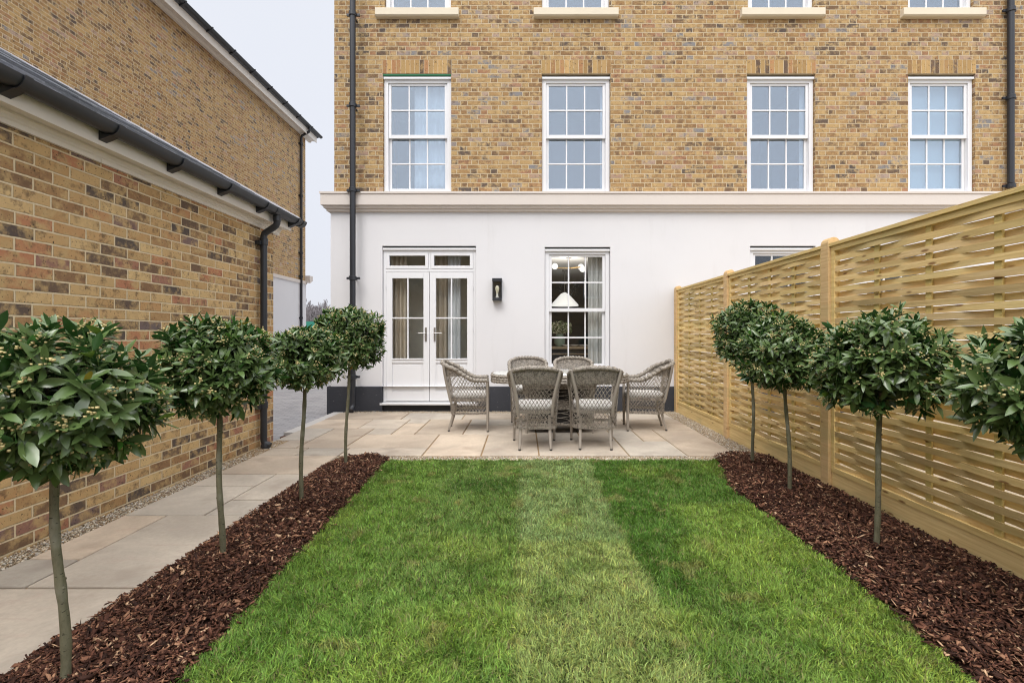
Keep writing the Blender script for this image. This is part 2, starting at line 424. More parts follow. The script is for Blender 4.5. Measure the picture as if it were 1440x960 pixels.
SL = [(-2.75,-2.35,4.94,5.28),(-2.35,-1.9,4.94,5.28),(-1.9,-1.04,4.94,5.28),
 (-2.75,-2.5,5.28,5.66),(-2.92,-2.5,5.66,6.39),(-2.5,-1.97,5.28,6.39),(-1.97,-1.04,5.28,6.0),
 (-2.92,-2.2,6.39,7.07),(-2.2,-1.65,6.39,7.07),(-1.97,-1.65,6.0,6.39),(-1.65,-1.355,6.0,6.75),(-1.355,-.75,6.0,7.07),(-1.65,-1.355,6.75,7.07),
 (-2.92,-1.8,7.07,7.66),(-1.8,-.9,7.07,7.66),(-.9,-.1,7.07,7.66),(-.1,.6,7.07,7.66),(.6,1.3,7.07,7.66),(1.3,2.25,7.07,7.66),
 (-1.04,-.43,4.94,6.0),(-.43,.17,4.94,6.0),(.17,1.10,4.94,5.62),(-.75,-.1,6.0,6.6),(-.75,-.1,6.6,7.07),(-.1,.17,6.0,7.07),
 (.17,.7,5.62,6.3),(.7,1.1,5.62,6.3),(.17,.8,6.3,7.07),(1.10,1.7,4.94,5.62),(1.7,2.25,4.94,6.3),(1.1,1.42,5.62,6.3),(1.42,1.7,5.62,6.3),(.8,1.45,6.3,7.07),(1.45,2.25,6.3,7.07)]
PL = [(-2.75,-1.9,4.29,4.94),(-2.75,-2.2,3.31,3.95),(-2.75,-2.2,3.95,4.29),(-2.2,-1.88,3.31,3.62),(-2.2,-1.88,3.62,4.29),
 (-2.75,-2.45,2.36,2.66),(-2.75,-2.45,2.66,3.31),(-2.45,-1.86,2.36,3.31),(-2.75,-1.85,1.76,2.36),(-2.75,-2.3,1.0,1.76),(-2.3,-1.85,1.0,1.76),(-2.75,-1.85,.2,1.0),(-2.75,-1.85,-1.0,.2)]
def slabs(name, L, seed):
    rr = random.Random(seed); m = MB()
    for x0, x1, y0, y1 in L:
        b = rr.uniform(.86, 1.08); w = rr.uniform(-.04, .06)
        m.tint((b*(1+w), b, b*(1-w))); g = .007; dz = rr.uniform(-.002, .002)
        m.slab(x0+g+rr.uniform(-.001,.002), x1-g, y0+g, y1-g+rr.uniform(-.002,.001), -.02, 0+dz, .004)
    return tag(m.build(name, M['slab']), kind='structure')
slabs('patio', SL, 3); slabs('path', PL, 5)
mb = MB(); mb.box(-2.915, 2.245, 4.945, 7.655, -.03, -.009); mb.box(-2.745, -1.87, -1., 4.935, -.03, -.012)
tag(mb.build('joint_mortar', M['joint']), kind='structure')
# kerb strip between patio and block paving
mb = MB(); mb.slab(-3.10, -2.93, 6.22, 7.86, -.2, -.018, .008); mb.slab(-3.02, -2.93, 5.64, 6.05, -.2, -.045, .006)
tag(mb.build('kerb', M['kerb'], bevel=.003), kind='structure')
mb = MB(); mb.box(-3.10, -2.935, 6.12, 6.21, -.2, -.06); mb.box(-3.06, -2.94, 6.06, 6.115, -.2, -.075)
tag(mb.build('loose_brick', M['clay'], bevel=.006), 'broken brown brick end showing under the pale kerb by the block paving', 'brick')

# ------------------------------------------------------------------ lawn, mulch, gravel
def lawn_right(y): return np.interp(y, [1.2, 1.75, 2.45, 3.2, 3.9, 4.5, 4.76], [1.60, 1.63, 1.68, 1.70, 1.69, 1.87, 1.93])
def lawn_left(y): return np.interp(y, [1.2, 1.7, 2.6, 3.6, 4.76], [-1.22, -1.235, -1.27, -1.30, -1.335])
def vnoise(x, y, s, seed):
    """cheap value noise on arrays"""
    r = np.random.default_rng(seed).random((64, 64)); X = x*s+100.3; Y = y*s+100.7
    xi = np.floor(X).astype(int); yi = np.floor(Y).astype(int); fx_ = X-xi; fy_ = Y-yi
    fx_ = fx_*fx_*(3-2*fx_); fy_ = fy_*fy_*(3-2*fy_)
    g = lambda a, b: r[a % 64, b % 64]
    return (g(xi,yi)*(1-fx_)+g(xi+1,yi)*fx_)*(1-fy_)+(g(xi,yi+1)*(1-fx_)+g(xi+1,yi+1)*fx_)*fy_
def turf(x, y):
    base = np.array([.135,.228,.050]); n = len(x)
    c = np.tile(base, (n, 1))
    def mixc(mask, col, amt):
        m = (mask*amt)[:, None]; c[:] = c*(1-m) + np.array(col)*m
    ed = .012*np.sin(y*9)
    soft = lambda v, w=.008: 1/(1+np.exp(-np.clip(v/w, -30, 30)))
    xr = np.interp(y, [1.7, 2.2, 3.3, 4.7], [.68, .64, .62, .655]) + .012*np.sin(y*13)
    pale = soft(x+.035-ed)*soft(xr-x)
    mixc(pale, [.235,.325,.13], .75)
    mixc(pale*soft(2.88-y), [.29,.36,.10], .6)
    dark = soft(x-xr-.005)*soft(1.12-x, .05)*soft(y-2.15+.3*(x-.8), .15)
    mixc(dark, [.066,.160,.020], .85)
    mixc(soft(x-1.08, .05)*soft(3.52-y+.02*np.sin(x*17), .012), [.215,.34,.055], .65)
    mixc(soft(x-1.16, .03)*soft(y-3.55, .012), [.080,.185,.024], .7)
    mixc(soft(x+.60, .03)*soft(-.05-x, .03)*soft(y-3.78, .03)*soft(4.12-y, .03), [.05,.115,.016], .85)
    mixc(soft(-.75-x, .06)*soft(y-2.2, .2), [.17,.32,.04], .4)
    mixc(soft(x-xr)*soft(2.1-y, .15), [.19,.31,.06], .5)
    mixc(soft(-.03-x)*soft(2.3-y, .15), [.18,.34,.055], .5)
    nb = vnoise(x, y, 2.6, 1); mixc((nb > .55)*(nb-.55)*2.2, [.24,.33,.06], .6)
    nc = vnoise(x, y, 6., 2); mixc((nc > .6)*(nc-.6)*2.5, [.07,.16,.02], .6)
    nd = vnoise(x, y, 9., 5); mixc((nd > .86)*1., [.26,.24,.09], .45)
    return c
def make_grass():
    xs = []; ys = []
    for y0, y1, dens in ((-1.0,1.3,6000),(1.3,2.2,46000),(2.2,3.0,36000),(3.0,3.9,28000),(3.9,4.78,24000)):
        n = int((y1-y0)*3.3*dens); xs.append(rng.uniform(-1.36,1.96,n)); ys.append(rng.uniform(y0,y1,n))
    x = np.concatenate(xs); y = np.concatenate(ys)
    je = (vnoise(x, y, 14, 9)-.5)*.05 + rng.normal(0, .008, len(x))
    k = (x > lawn_left(y)+je) & (x < lawn_right(y)+je) & (y < 4.765+je*.6); x = x[k]; y = y[k]; n = len(x)
    cl = vnoise(x, y, 22, 3); cl2 = vnoise(x, y, 5, 4)
    h = rng.uniform(.014, .036, n)*(0.75+.55*cl)*(.85+.3*cl2)
    ang = vnoise(x, y, 7, 6)*2*PI*2 + rng.normal(0, 1.35, n)
    lean = rng.uniform(.25, 1.25, n)
    dx = np.cos(ang); dy = np.sin(ang)
    w = rng.uniform(.0010, .0027, n)*np.interp(y, [1.5, 4.7], [1.0, 1.5])
    a2 = rng.uniform(0, 2*PI, n); wx = np.cos(a2)*w; wy = np.sin(a2)*w
    z0 = -.012
    V = np.zeros((n, 5, 3))
    V[:,0] = np.stack([x-wx, y-wy, np.full(n, z0)], 1); V[:,1] = np.stack([x+wx, y+wy, np.full(n, z0)], 1)
    mx = x+dx*h*lean*.35; my = y+dy*h*lean*.35; mz = z0+h*.65
    V[:,2] = np.stack([mx-wx*.8, my-wy*.8, mz], 1); V[:,3] = np.stack([mx+wx*.8, my+wy*.8, mz], 1)
    V[:,4] = np.stack([x+dx*h*lean, y+dy*h*lean, z0+h*(1.05-.35*np.clip(lean-.4,0,1))], 1)
    c = 1.2*turf(x, y)*rng.uniform(.45, 1.55, n)[:, None]
    q = rng.random(n); s_ = q < .08; c[s_] = np.array([.30,.27,.12])*rng.uniform(.6,1.1,s_.sum())[:, None]
    y_ = (q > .08) & (q < .3); c[y_] *= np.array([1.35,1.12,1.0])
    o = fast_mesh('lawn', V, [(0,1,3,2),(2,3,4)], n, M['grass'], tint=c)
    return tag(o, 'freshly laid green turf in strips of lighter and darker grass between the bark beds', 'grass', kind='stuff')
make_grass()
mb = MB(); ysamp = np.linspace(-1, 4.75, 60); m = len(ysamp)
mb.add([(float(lawn_left(yy))+.0, yy, -.008) for yy in ysamp] + [(float(lawn_right(yy)), yy, -.008) for yy in ysamp], [(i, i+m, i+m+1, i+1) for i in range(m-1)])
tag(mb.build('turf_base', M['turfsoil']), kind='structure')

def mulch_z(x, y, xl, xr):
    t = np.clip((x-xl)/(xr-xl), 0, 1)
    return .004 + .045*np.sin(PI*t)**.6 + .018*(vnoise(x, y, 7, 12)-.5)
def bed_edges(side, y):
    if side < 0: return np.full_like(y, -1.87), lawn_left(y)
    return lawn_right(y), np.full_like(y, 2.50)
def bed_far(side, x):
    return 4.86 - .05*np.sin(x*5) if side > 0 else 4.80 - np.clip((-1.62-x), 0, 1)*.9
def make_bed(side):
    y = np.linspace(-1, 4.84, 90); xl, xr = bed_edges(side, y); V = []; nx = 14
    for i in range(len(y)):
        for j in range(nx):
            x = xl[i]+(xr[i]-xl[i])*j/(nx-1); yy = min(y[i], float(bed_far(side, x)))
            V.append((x, yy, float(mulch_z(np.array([x]), np.array([yy]), xl[i], xr[i])[0])-.008))
    b = MB(); b.add(V, [(i*nx+j, i*nx+j+1, (i+1)*nx+j+1, (i+1)*nx+j) for i in range(len(y)-1) for j in range(nx-1)])
    tag(b.build('flower_bed', M['soil'], smooth=True), kind='structure')
    xs = []; ys = []
    for y0, y1, d in ((-1,.9,1500),(.9,2.0,14000),(2.0,3.2,11000),(3.2,4.9,9000)):
        n = int((y1-y0)*.8*d*1.0); xs.append(rng.uniform(-1.9,-1.2,n) if side < 0 else rng.uniform(1.58,2.5,n)); ys.append(rng.uniform(y0,y1,n))
    x = np.concatenate(xs); y = np.concatenate(ys); xl, xr = bed_edges(side, y)
    j = rng.normal(0, .012, len(x))*np.where(rng.random(len(x)) < .05, 4, 1); k = (x > xl+j) & (x < xr+j-(.01 if side > 0 else 0)) & (y < bed_far(side, x)+j); x = x[k]; y = y[k]; xl = xl[k]; xr = xr[k]; n = len(x)
    L = rng.lognormal(math.log(.0175), .55, n).clip(.005, .055); W = L*rng.uniform(.16, .5, n); W = W.clip(.003,.014); T = rng.uniform(.0015, .005, n)
    z = mulch_z(x, y, xl, xr) + rng.uniform(-.004, .016, n)
    yaw = rng.uniform(0, 2*PI, n); pitch = rng.normal(0, .42, n); roll = rng.normal(0, .5, n)
    base = np.array([(-1,-1,-1),(1,-1,-1),(1,1,-1),(-1,1,-1),(-1,-1,1),(1,-1,1),(1,1,1),(-1,1,1)], float)*.5
    P = base[None]*np.stack([L*2, W*2, T*2], 1)[:, None, :]*.5*rng.uniform(.45, 1.3, (n, 8, 1))
    P += rng.normal(0, 1, (n, 8, 3))*np.stack([L*.06, W*.12, T*.15], 1)[:, None, :]
    cr, sr = np.cos(roll)[:, None], np.sin(roll)[:, None]; cp, sp = np.cos(pitch)[:, None], np.sin(pitch)[:, None]; cy, sy = np.cos(yaw)[:, None], np.sin(yaw)[:, None]
    X, Y, Z = P[..., 0], P[..., 1], P[..., 2]
    Y, Z = Y*cr-Z*sr, Y*sr+Z*cr; X, Z = X*cp+Z*sp, -X*sp+Z*cp; X, Y = X*cy-Y*sy, X*sy+Y*cy
    V = np.stack([X+x[:, None], Y+y[:, None], Z+z[:, None]], 2)
    pal = np.array([(.042,.018,.012),(.075,.030,.019),(.125,.052,.032),(.20,.092,.055),(.32,.17,.10),(.52,.34,.21)])
    c = pal[rng.choice(6, n, p=[.25,.25,.22,.15,.09,.04])]*rng.uniform(.75, 1.25, n)[:, None]
    o = fast_mesh('bark_mulch', V, [(0,3,2,1),(4,5,6,7),(0,1,5,4),(1,2,6,5),(2,3,7,6),(3,0,4,7)], n, M['mulch'], tint=c)
    return tag(o, 'dark red brown bark chips in the bed along the ' + ('brick garage path' if side < 0 else 'woven timber fence'), 'mulch', kind='stuff')
make_bed(-1); make_bed(1)

def make_gravel():
    rects = [(-2.91,-2.755,.6,5.64,11000,1.),(-1.93,2.26,4.74,4.935,15000,1.),(2.26,2.5,4.74,7.8,9000,1.),(-2.85,2.5,7.665,7.86,8000,1.),(-2.0,-1.55,4.62,4.8,11000,1.)]
    xs=[]; ys=[]
    for x0,x1,y0,y1,d,_ in rects:
        n=int((x1-x0)*(y1-y0)*d); xs.append(rng.uniform(x0,x1,n)); ys.append(rng.uniform(y0,y1,n))
    x=np.concatenate(xs); y=np.concatenate(ys); n=len(x)
    r=rng.uniform(.003,.0075,n); z=-.018+rng.uniform(0,.012,n)
    base=np.array([(-1,-1,-1),(1,-1,-1),(1,1,-1),(-1,1,-1),(-1,-1,1),(1,-1,1),(1,1,1),(-1,1,1)],float)*.72
    P=base[None]*r[:,None,None]*rng.uniform(.7,1.25,(n,8,1))*rng.uniform(.6,1.3,(n,1,3))
    a=rng.uniform(0,PI,n)[:,None]; X=P[...,0]*np.cos(a)-P[...,1]*np.sin(a); Y=P[...,0]*np.sin(a)+P[...,1]*np.cos(a)
    V=np.stack([X+x[:,None],Y+y[:,None],P[...,2]*.8+z[:,None]],2)
    pal=np.array([(.50,.40,.28),(.62,.54,.42),(.38,.27,.16),(.42,.38,.33),(.70,.66,.58),(.28,.20,.14)])
    c=pal[rng.choice(6,n,p=[.28,.25,.17,.14,.1,.06])]*rng.uniform(.8,1.15,n)[:,None]
    tag(fast_mesh('gravel',V,[(0,3,2,1),(4,5,6,7),(0,1,5,4),(1,2,6,5),(2,3,7,6),(3,0,4,7)],n,M['pebble'],tint=c,smooth=True),
        'cream and tan pea gravel edging the patio, walls and fence','gravel',kind='stuff')
make_gravel()

# ------------------------------------------------------------------ town house
def wall_xz(m, x0, x1, z0, z1, y, depth, holes):
    """front sheet at y with rectangular holes, reveals going back depth, plus back sheet"""
    xs = sorted({x0, x1} | {h[0] for h in holes} | {h[1] for h in holes}); zs = sorted({z0, z1} | {h[2] for h in holes} | {h[3] for h in holes})
    xs = [v for v in xs if x0 <= v <= x1]; zs = [v for v in zs if z0 <= v <= z1]
    inh = lambda a, b: any(h[0] < a < h[1] and h[2] < b < h[3] for h in holes)
    for yy in (y, y+depth):
        for i in range(len(xs)-1):
            for j in range(len(zs)-1):
                if not inh((xs[i]+xs[i+1])/2, (zs[j]+zs[j+1])/2):
                    m.add([(xs[i],yy,zs[j]),(xs[i+1],yy,zs[j]),(xs[i+1],yy,zs[j+1]),(xs[i],yy,zs[j+1])], [(0,1,2,3) if yy == y else (3,2,1,0)])
    for a, b, c, d in holes:
        m.add([(a,y,c),(b,y,c),(b,y,d),(a,y,d),(a,y+depth,c),(b,y+depth,c),(b,y+depth,d),(a,y+depth,d)],
              [(0,4,7,3),(1,2,6,5),(3,7,6,2),(0,1,5,4)])
def build_raw(m, name, mat, parent=None):
    """no normal recalculation (open shells)"""
    me = bpy.data.meshes.new(name); me.from_pydata(m.v, [], m.f); me.materials.append(mat)
    o = bpy.data.objects.new(name, me); COL.objects.link(o)
    if parent: o.parent = parent
    return o

TH = thing('town_house', 'tan brick town house with white rendered ground floor and french doors behind the patio', 'house', (0, YF, 0))
TH.location = (0, 0, 0)
XL, XR, ZT = fx(470), 11.5, 9.9
Zcor = fz(273); Zcb = fz(299)
Zup0, Zup1 = fz(271), fz(104)
wins_x = [(538.5,634.5),(762,858.5),(1050.5,1146.5),(1277,1371.5)]
H1 = [(fx(a), fx(b), Zup0, Zup1) for a, b in wins_x]
Z2 = fz(14.5)
H2 = [(fx(a)+.01, fx(b)-.01, Z2, Z2+1.7) for a, b in [(540,635),(761,858),(1051,1146),(1276,1370)]]
m = MB(); wall_xz(m, XL, XR, Zcor-.05, ZT, YF, .22, H1+H2)
m.add([(XL,YF,Zcor-.05),(XL,16,Zcor-.05),(XL,16,ZT),(XL,YF,ZT)], [(0,3,2,1)])
m.add([(XR,YF,Zcor-.05),(XR,16,Zcor-.05),(XR,16,ZT),(XR,YF,ZT)], [(0,1,2,3)])
m.add([(XL,16,Zcor-.05),(XR,16,Zcor-.05),(XR,16,ZT),(XL,16,ZT)], [(0,3,2,1)])
build_raw(m, 'brick_wall', M['brick'], TH)
YR = YF - .02
XRL = fx(465, YR)
DOOR = (fx(538), fx(669.5), fz(565), fz(346)); GW = (fx(766), fx(858), fz(520), fz(347.5)); GW2 = (fx(1054), fx(1146), fz(520), fz(346))
Zpl = fz(543)
m = MB(); wall_xz(m, XRL, XR, Zpl-.0, Zcor-.02, YR, .22, [(DOOR[0],DOOR[1],Zpl,DOOR[3]), GW, GW2, (5.6,6.7,GW2[2],GW2[3])])
m.add([(XRL,YR,Zpl),(XRL,16,Zpl),(XRL,16,Zcor-.02),(XRL,YR,Zcor-.02)], [(0,3,2,1)])
m.add([(XR,YR,Zpl),(XR,16,Zpl),(XR,16,Zcor-.02),(XR,YR,Zcor-.02)], [(0,1,2,3)])
m.add([(XRL,16,Zpl),(XR,16,Zpl),(XR,16,Zcor-.02),(XRL,16,Zcor-.02)], [(0,3,2,1)])
build_raw(m, 'rendered_wall', M['render'], TH)
m = MB(); YP = YR - .025; XPL = fx(459.5, YP)
m.box(XPL, DOOR[0], YP, YP+.36, -.3, Zpl); m.box(DOOR[1], XR, YP, YP+.36, -.3, Zpl); m.box(DOOR[0]+.001, DOOR[1]-.001, YR+.06, YP+.36, -.3, DOOR[2]-.03)
m.box(XPL, XPL+.3, YP+.36, 16, -.3, Zpl); m.build('plinth', M['plinth'], TH, bevel=.004)
# string cornice
xc = fx(456.5, YR-.12)
m = MB()
prof = [(YR+.05,Zcor),(YR-.135,Zcor),(YR-.135,Zcor-.03),(YR-.12,Zcor-.035),(YR-.12,fz(291)),(YR-.085,fz(291)-.012),(YR-.085,fz(294.5)),(YR-.05,fz(294.5)-.014),(YR-.05,fz(298)),(YR-.012,fz(299)),(YR+.05,fz(299))]
n = len(prof)
# mitred at the left corner: x offset equals projection
vs = [(XRL-(YR-y) if y < YR else XRL, y, z) for y, z in prof] + [(XR, y, z) for y, z in prof]
m.add(vs, [(k,(k+1)%n,(k+1)%n+n,k+n) for k in range(n)] + [tuple(range(n,2*n))])
vs2 = [(XRL-(YR-y) if y < YR else XRL, y, z) for y, z in prof] + [(XRL-(YR-y) if y < YR else XRL, 16, z) for y, z in prof]
m.add(vs2, [(k,(k+1)%n,(k+1)%n+n,k+n) for k in range(n)] + [tuple(range(n,2*n))])
m.build('cornice', M['stone'], TH)
# roof and parapet
m = MB(); m.box(XL-.12, XR+.1, YF-.15, 16.1, ZT, ZT+.25); m.build('parapet', M['stone'], TH, bevel=.01)
m = MB(); m.prism_x([(YF+.6,ZT+.25),(15.4,ZT+.25),(12,ZT+2.2)], XL+.3, XR-.3); m.build('roof', M['slate'], TH)
# floors, ceilings and rooms behind the windows
m = MB()
m.box(XRL+.32, XR-.1, YR+.23, 15.9, -.05, .05)
m.build('room_floor', M['floor'], TH)
m = MB(); m.box(XRL+.32, XR-.1, YR+.23, 15.9, 2.82, 3.0); m.build('room_ceiling', M['ceiling'], TH)
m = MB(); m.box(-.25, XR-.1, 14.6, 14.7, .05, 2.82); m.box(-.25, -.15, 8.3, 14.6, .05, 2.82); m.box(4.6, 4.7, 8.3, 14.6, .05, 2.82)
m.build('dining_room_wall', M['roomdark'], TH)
m = MB(); m.box(XRL+.35, -.26, 8.75, 8.85, .05, 2.82); m.box(XRL+.35, XRL+.42, 8.3, 8.7, .05, 2.82); m.box(-.34,-.255, 8.3, 8.7, .05, 2.82); m.build('sitting_room_wall', M['roomlight'], TH)
m = MB(); m.box(XRL+.35, XR-.1, 10.8, 10.9, 3.3, 9.6); m.box(XRL+.35, XR-.1, 8.25, 10.8, 3.25, 3.35); m.box(XRL+.35, XR-.1, 8.25, 10.8, 6.05, 6.3)
for q in (0.05, 2.35, 5.4): m.box(q-.05, q+.05, 8.25, 10.8, 3.35, 6.05)
m.build('upper_room_wall', M['upperwall'], TH)

def soldier(xa, xb, z0):
    m = MB(); rr = random.Random(int(xa*100)); n = 15; w = (xb-xa+.02)/n; h = .232
    for i in range(n):
        c = rr.choice([(.36,.235,.10),(.40,.26,.115),(.27,.16,.07),(.32,.2,.085),(.12,.08,.055),(.33,.17,.08),(.38,.24,.10)]); b = rr.uniform(.95,1.35)
        m.tint(tuple(q*b for q in c)); x = xa-.01+i*w
        m.box(x+.0045, x+w-.0045, YF-.004, YF+.02, z0+.004, z0+h-.004)
    m.tint((.6,.50,.35)); m.box(xa-.012, xb+.012, YF-.0015, YF+.01, z0+.0005, z0+h)
    return m.build('soldier_arch', M['solid_brick'], TH, bevel=.0015)
N = NT('loose_stock_brick'); co = N.obj(); a = N.noise(co, 11, 4, .7); b = N.noise(co, 40, 3, .6)
c = N.mix(N.rng(a.outputs[0], .45, .7), N.attr(), (.40,.265,.115,1)); c = N.mix(N.rng(b.outputs[0], .62, .7), c, (.06,.04,.03,1))
M['solid_brick'] = N.done(N.bsdf(c, .88, .25, N.bump(b.outputs[0], .003, .6)))

def sash_window(x0, x1, z0, z1, ywall, glass, name='sash_window', green=False, label=None, head=.07):
    """box-frame sliding sash: frame > upper sash, lower sash, panes"""
    yf = ywall + .05; zt = z1 - head; cm = 0.0
    fr = MB()
    lw = .072
    fr.box(x0+.006, x0+lw, yf, yf+.13, z0, zt-.0); fr.box(x1-lw, x1-.006, yf, yf+.13, z0, zt)
    fr.box(x0+lw, x1-lw, yf, yf+.13, zt-.055, zt); fr.box(x0+lw, x1-lw, yf-.004, yf+.13, z0, z0+.035)
    fr.box(x0+.004, x1-.004, yf-.035, yf-.001, zt-.005, zt+.030)           # projecting head drip
    fr.box(x0-.0+.002, x1-.002, yf-.03, yf-.005, z0-.0, z0+.022)              # sub-sill
    f = fr.build(name, M['white'], TH, bevel=.0025)
    if label: f['label'] = label
    g = MB(); g.box(x0+.003, x1-.003, yf+.012, yf+.1, zt+.031, z1-.001); g.build('head_gap', M['darkgap'], f)
    if green: g = MB(); g.box(x0+.003, x1-.003, yf-.045, yf+.01, z1-.026, z1-.002); g.build('membrane_strip', M['greentape'], f)
    zm = z0 + (zt-z0)*.5
    xa, xb = x0+lw+.002, x1-lw-.002
    def sash(nm, ys, za, zb, toprail, botrail, bars_y=None):
        s = MB(); st = .045; d = .038
        s.box(xa, xa+st, ys, ys+d, za, zb); s.box(xb-st, xb, ys, ys+d, za, zb)
        s.box(xa+st, xb-st, ys, ys+d, zb-toprail, zb); s.box(xa+st, xb-st, ys, ys+d, za, za+botrail)
        gx0, gx1, gz0, gz1 = xa+st, xb-st, za+botrail, zb-toprail; bw = .011
        for k in (1, 2):
            x = gx0+(gx1-gx0)*k/3; s.box(x-bw, x+bw, ys+.004, ys+d-.004, gz0, gz1)
        z = (gz0+gz1)/2; s.box(gx0, gx1, ys+.0025, ys+d-.0025, z-bw, z+bw)
        o = s.build(nm, M['white'], f, bevel=.002)
        p = MB(); p.box(gx0-.002, gx1+.002, ys+.016, ys+.021, gz0-.002, gz1+.002)
        return p.build('glass_panes', glass, f)
    sash('upper_sash', yf+.022, zm-.02, zt-.056, .035, .058)
    sash('lower_sash', yf+.064, z0+.036, zm+.022, .036, .062)
    return f
for i, h in enumerate(H1):
    sash_window(*h, YF, M['glass_up'], green=(i == 0), label='first floor white sash window' if False else None)
    soldier(h[0], h[1], h[3])
for h in H2:
    sash_window(*h, YF, M['glass_up'])
    soldier(h[0], h[1], h[3])
    m = MB(); m.prism_x([(YF+.05,Z2-.001),(YF-.085,Z2-.012),(YF-.085,Z2-.125),(YF-.06,Z2-.145),(YF+.05,Z2-.145)], h[0]-.135, h[1]+.135)
    m.build('window_sill', M['sill'], TH, bevel=.004)
sash_window(*GW, YR, M['glass'], head=.06)
sash_window(*GW2, YR, M['glass'], head=.06)
sash_window(5.6, 6.7, GW2[2], GW2[3], YR, M['glass'], head=.06)

# french doors with two top lights
def french_doors():
    x0, x1, z0, z1 = DOOR; yf = YR + .045; zt = z1 - .06
    fr = MB(); L = .05
    fr.box(x0+.005, x0+L, yf, yf+.09, z0, zt); fr.box(x1-L, x1-.005, yf, yf+.09, z0, zt)
    fr.box(x0+L, x1-L, yf, yf+.09, zt-.05, zt)
    ztr = fz(382); fr.box(x0+L, x1-L, yf, yf+.09, ztr, ztr+.05)
    xm = (x0+x1)/2; fr.box(xm-.018, xm+.018, yf+.001, yf+.09, ztr+.05, zt-.05)
    fr.box(x0+.003, x1-.003, yf-.03, yf-.001, zt-.004, zt+.03)
    f = fr.build('french_doors', M['white'], TH, bevel=.003)
    g = MB(); g.box(x0+.003, x1-.003, yf+.02, yf+.08, zt+.001, z1-.001); g.build('head_gap', M['darkgap'], f)
    s = MB(); s.prism_x([(yf+.09,z0),(yf-.075,z0-.012),(yf-.075,z0-.045),(yf+.09,z0-.045)], x0-.035, x1+.035); s.build('threshold', M['white'], f, bevel=.004)
    for a, b in ((x0+L, xm-.018), (xm+.018, x1-L)):            # top lights
        t = MB(); za, zb = ztr+.052, zt-.052; st = .055
        t.box(a+.003, a+st, yf-.006, yf+.05, za, zb); t.box(b-st, b-.003, yf-.006, yf+.05, za, zb)
        t.box(a+st, b-st, yf-.006, yf+.05, za, za+st*.9); t.box(a+st, b-st, yf-.006, yf+.05, zb-st*.75, zb)
        t.build('top_light', M['white'], f, bevel=.003)
        p = MB(); p.box(a+st-.002, b-st+.002, yf+.02, yf+.025, za+st*.8, zb-st*.6); p.build('glass_panes', M['glass'], f)
    for sgn, (a, b) in ((-1, (x0+L+.003, xm-.004)), (1, (xm+.004, x1-L-.003))):
        t = MB(); za, zb = z0+.012, ztr-.004; st = .098; y0, y1 = yf-.002, yf+.05
        gz0, gz1 = fz(504), fz(391)
        t.box(a, a+st, y0, y1, za, zb); t.box(b-st, b, y0, y1, za, zb)
        t.box(a+st, b-st, y0, y1, gz1, zb); t.box(a+st, b-st, y0, y1, gz0-.075, gz0); t.box(a+st, b-st, y0, y1, za, za+.16)
        t.box(a+st, b-st, y0+.016, y1-.01, za+.16, gz0-.075)                      # sunk panel
        t.box(a+st+.03, b-st-.03, y0+.010, y0+.0155, za+.19, gz0-.105)
        xc_ = (a+b)/2; t.box(xc_-.011, xc_+.011, y0+.004, y1-.006, gz0, gz1); zc = fz(447)
        t.box(a+st, b-st, y0+.002, y1-.008, zc-.011, zc+.011)
        t.box(a+st-.001, b-st+.001, y0-.012, y0-.001, gz0-.018, gz0-.001)              # drip bead
        o = t.build('door_leaf', M['white'], f, bevel=.003)
        p = MB(); p.box(a+st-.002, b-st+.002, y0+.02, y0+.026, gz0-.002, gz1+.002); p.build('glass_panes', M['glass'], f)
        hx = xm + sgn*.072 + .012; h = MB(); zc = fz(470)
        h.box(hx-.014, hx+.014, y0-.010, y0-.0005, zc-.115, zc+.115)
        h.tube([(hx, y0-.01, zc+.02), (hx, y0-.045, zc+.02)], .009, 10); h.tube([(hx, y0-.045, zc+.02), (hx+sgn*.06, y0-.05, zc+.022), (hx+sgn*.125, y0-.046, zc+.018)], [.009,.0085,.007], 10)
        h.tube([(hx, y0-.012, zc-.06), (hx, y0-.018, zc-.06)], .009, 10)
        h.build('handle', M['steel'], f, smooth=True)
        ex = a if sgn < 0 else b
        for zz in (zb-.25, zb-.95, za+.3): hg = MB(); hg.tube([(ex, y0-.007, zz-.035), (ex, y0-.007, zz+.035)], .007, 8); hg.build('hinge', M['white'], f)
french_doors()

def pipe_v(parent, x, y, z0, z1, r, collars, mat, shoe=True, neck=None):
    m = MB(); pts = [(x, y, z1), (x, y, z0+.16)]
    if shoe: pts += [(x, y, z0+.10), (x, y-.03, z0+.055), (x, y-.09, z0+.02)]
    m.tube(pts, r, 14)
    for zc in collars:
        m.tube([(x,y,zc-.035),(x,y,zc-.03),(x,y,zc+.03),(x,y,zc+.035)], [r*1.12,r*1.3,r*1.3,r*1.12], 14)
        m.box(x-r*2.3, x+r*2.3, y+r*.3, y+r*.95, zc-.018, zc+.018)
    return m.build('downpipe', mat, parent, smooth=True)
yp = YR - .135 - .045
pipe_v(TH, fx(496, yp), yp, .01, ZT, .046, [fz(20,yp), fz(148,yp), fz(267,yp), fz(391,yp), fz(530,yp)], M['black'])
for zc in (fz(391,yp), fz(530,yp), fz(148,yp), fz(20,yp)):
    m = MB(); m.box(fx(496,yp)-.012, fx(496,yp)+.012, yp+.03, YF+.01, zc-.012, zc+.012); m.build('pipe_bracket', M['black'], TH)
x2 = fx(1421.5, YF-.07)
pipe_v(TH, x2, YF-.07, Zcor, ZT, .046, [fz(18), fz(140), fz(263)], M['black'], shoe=False)

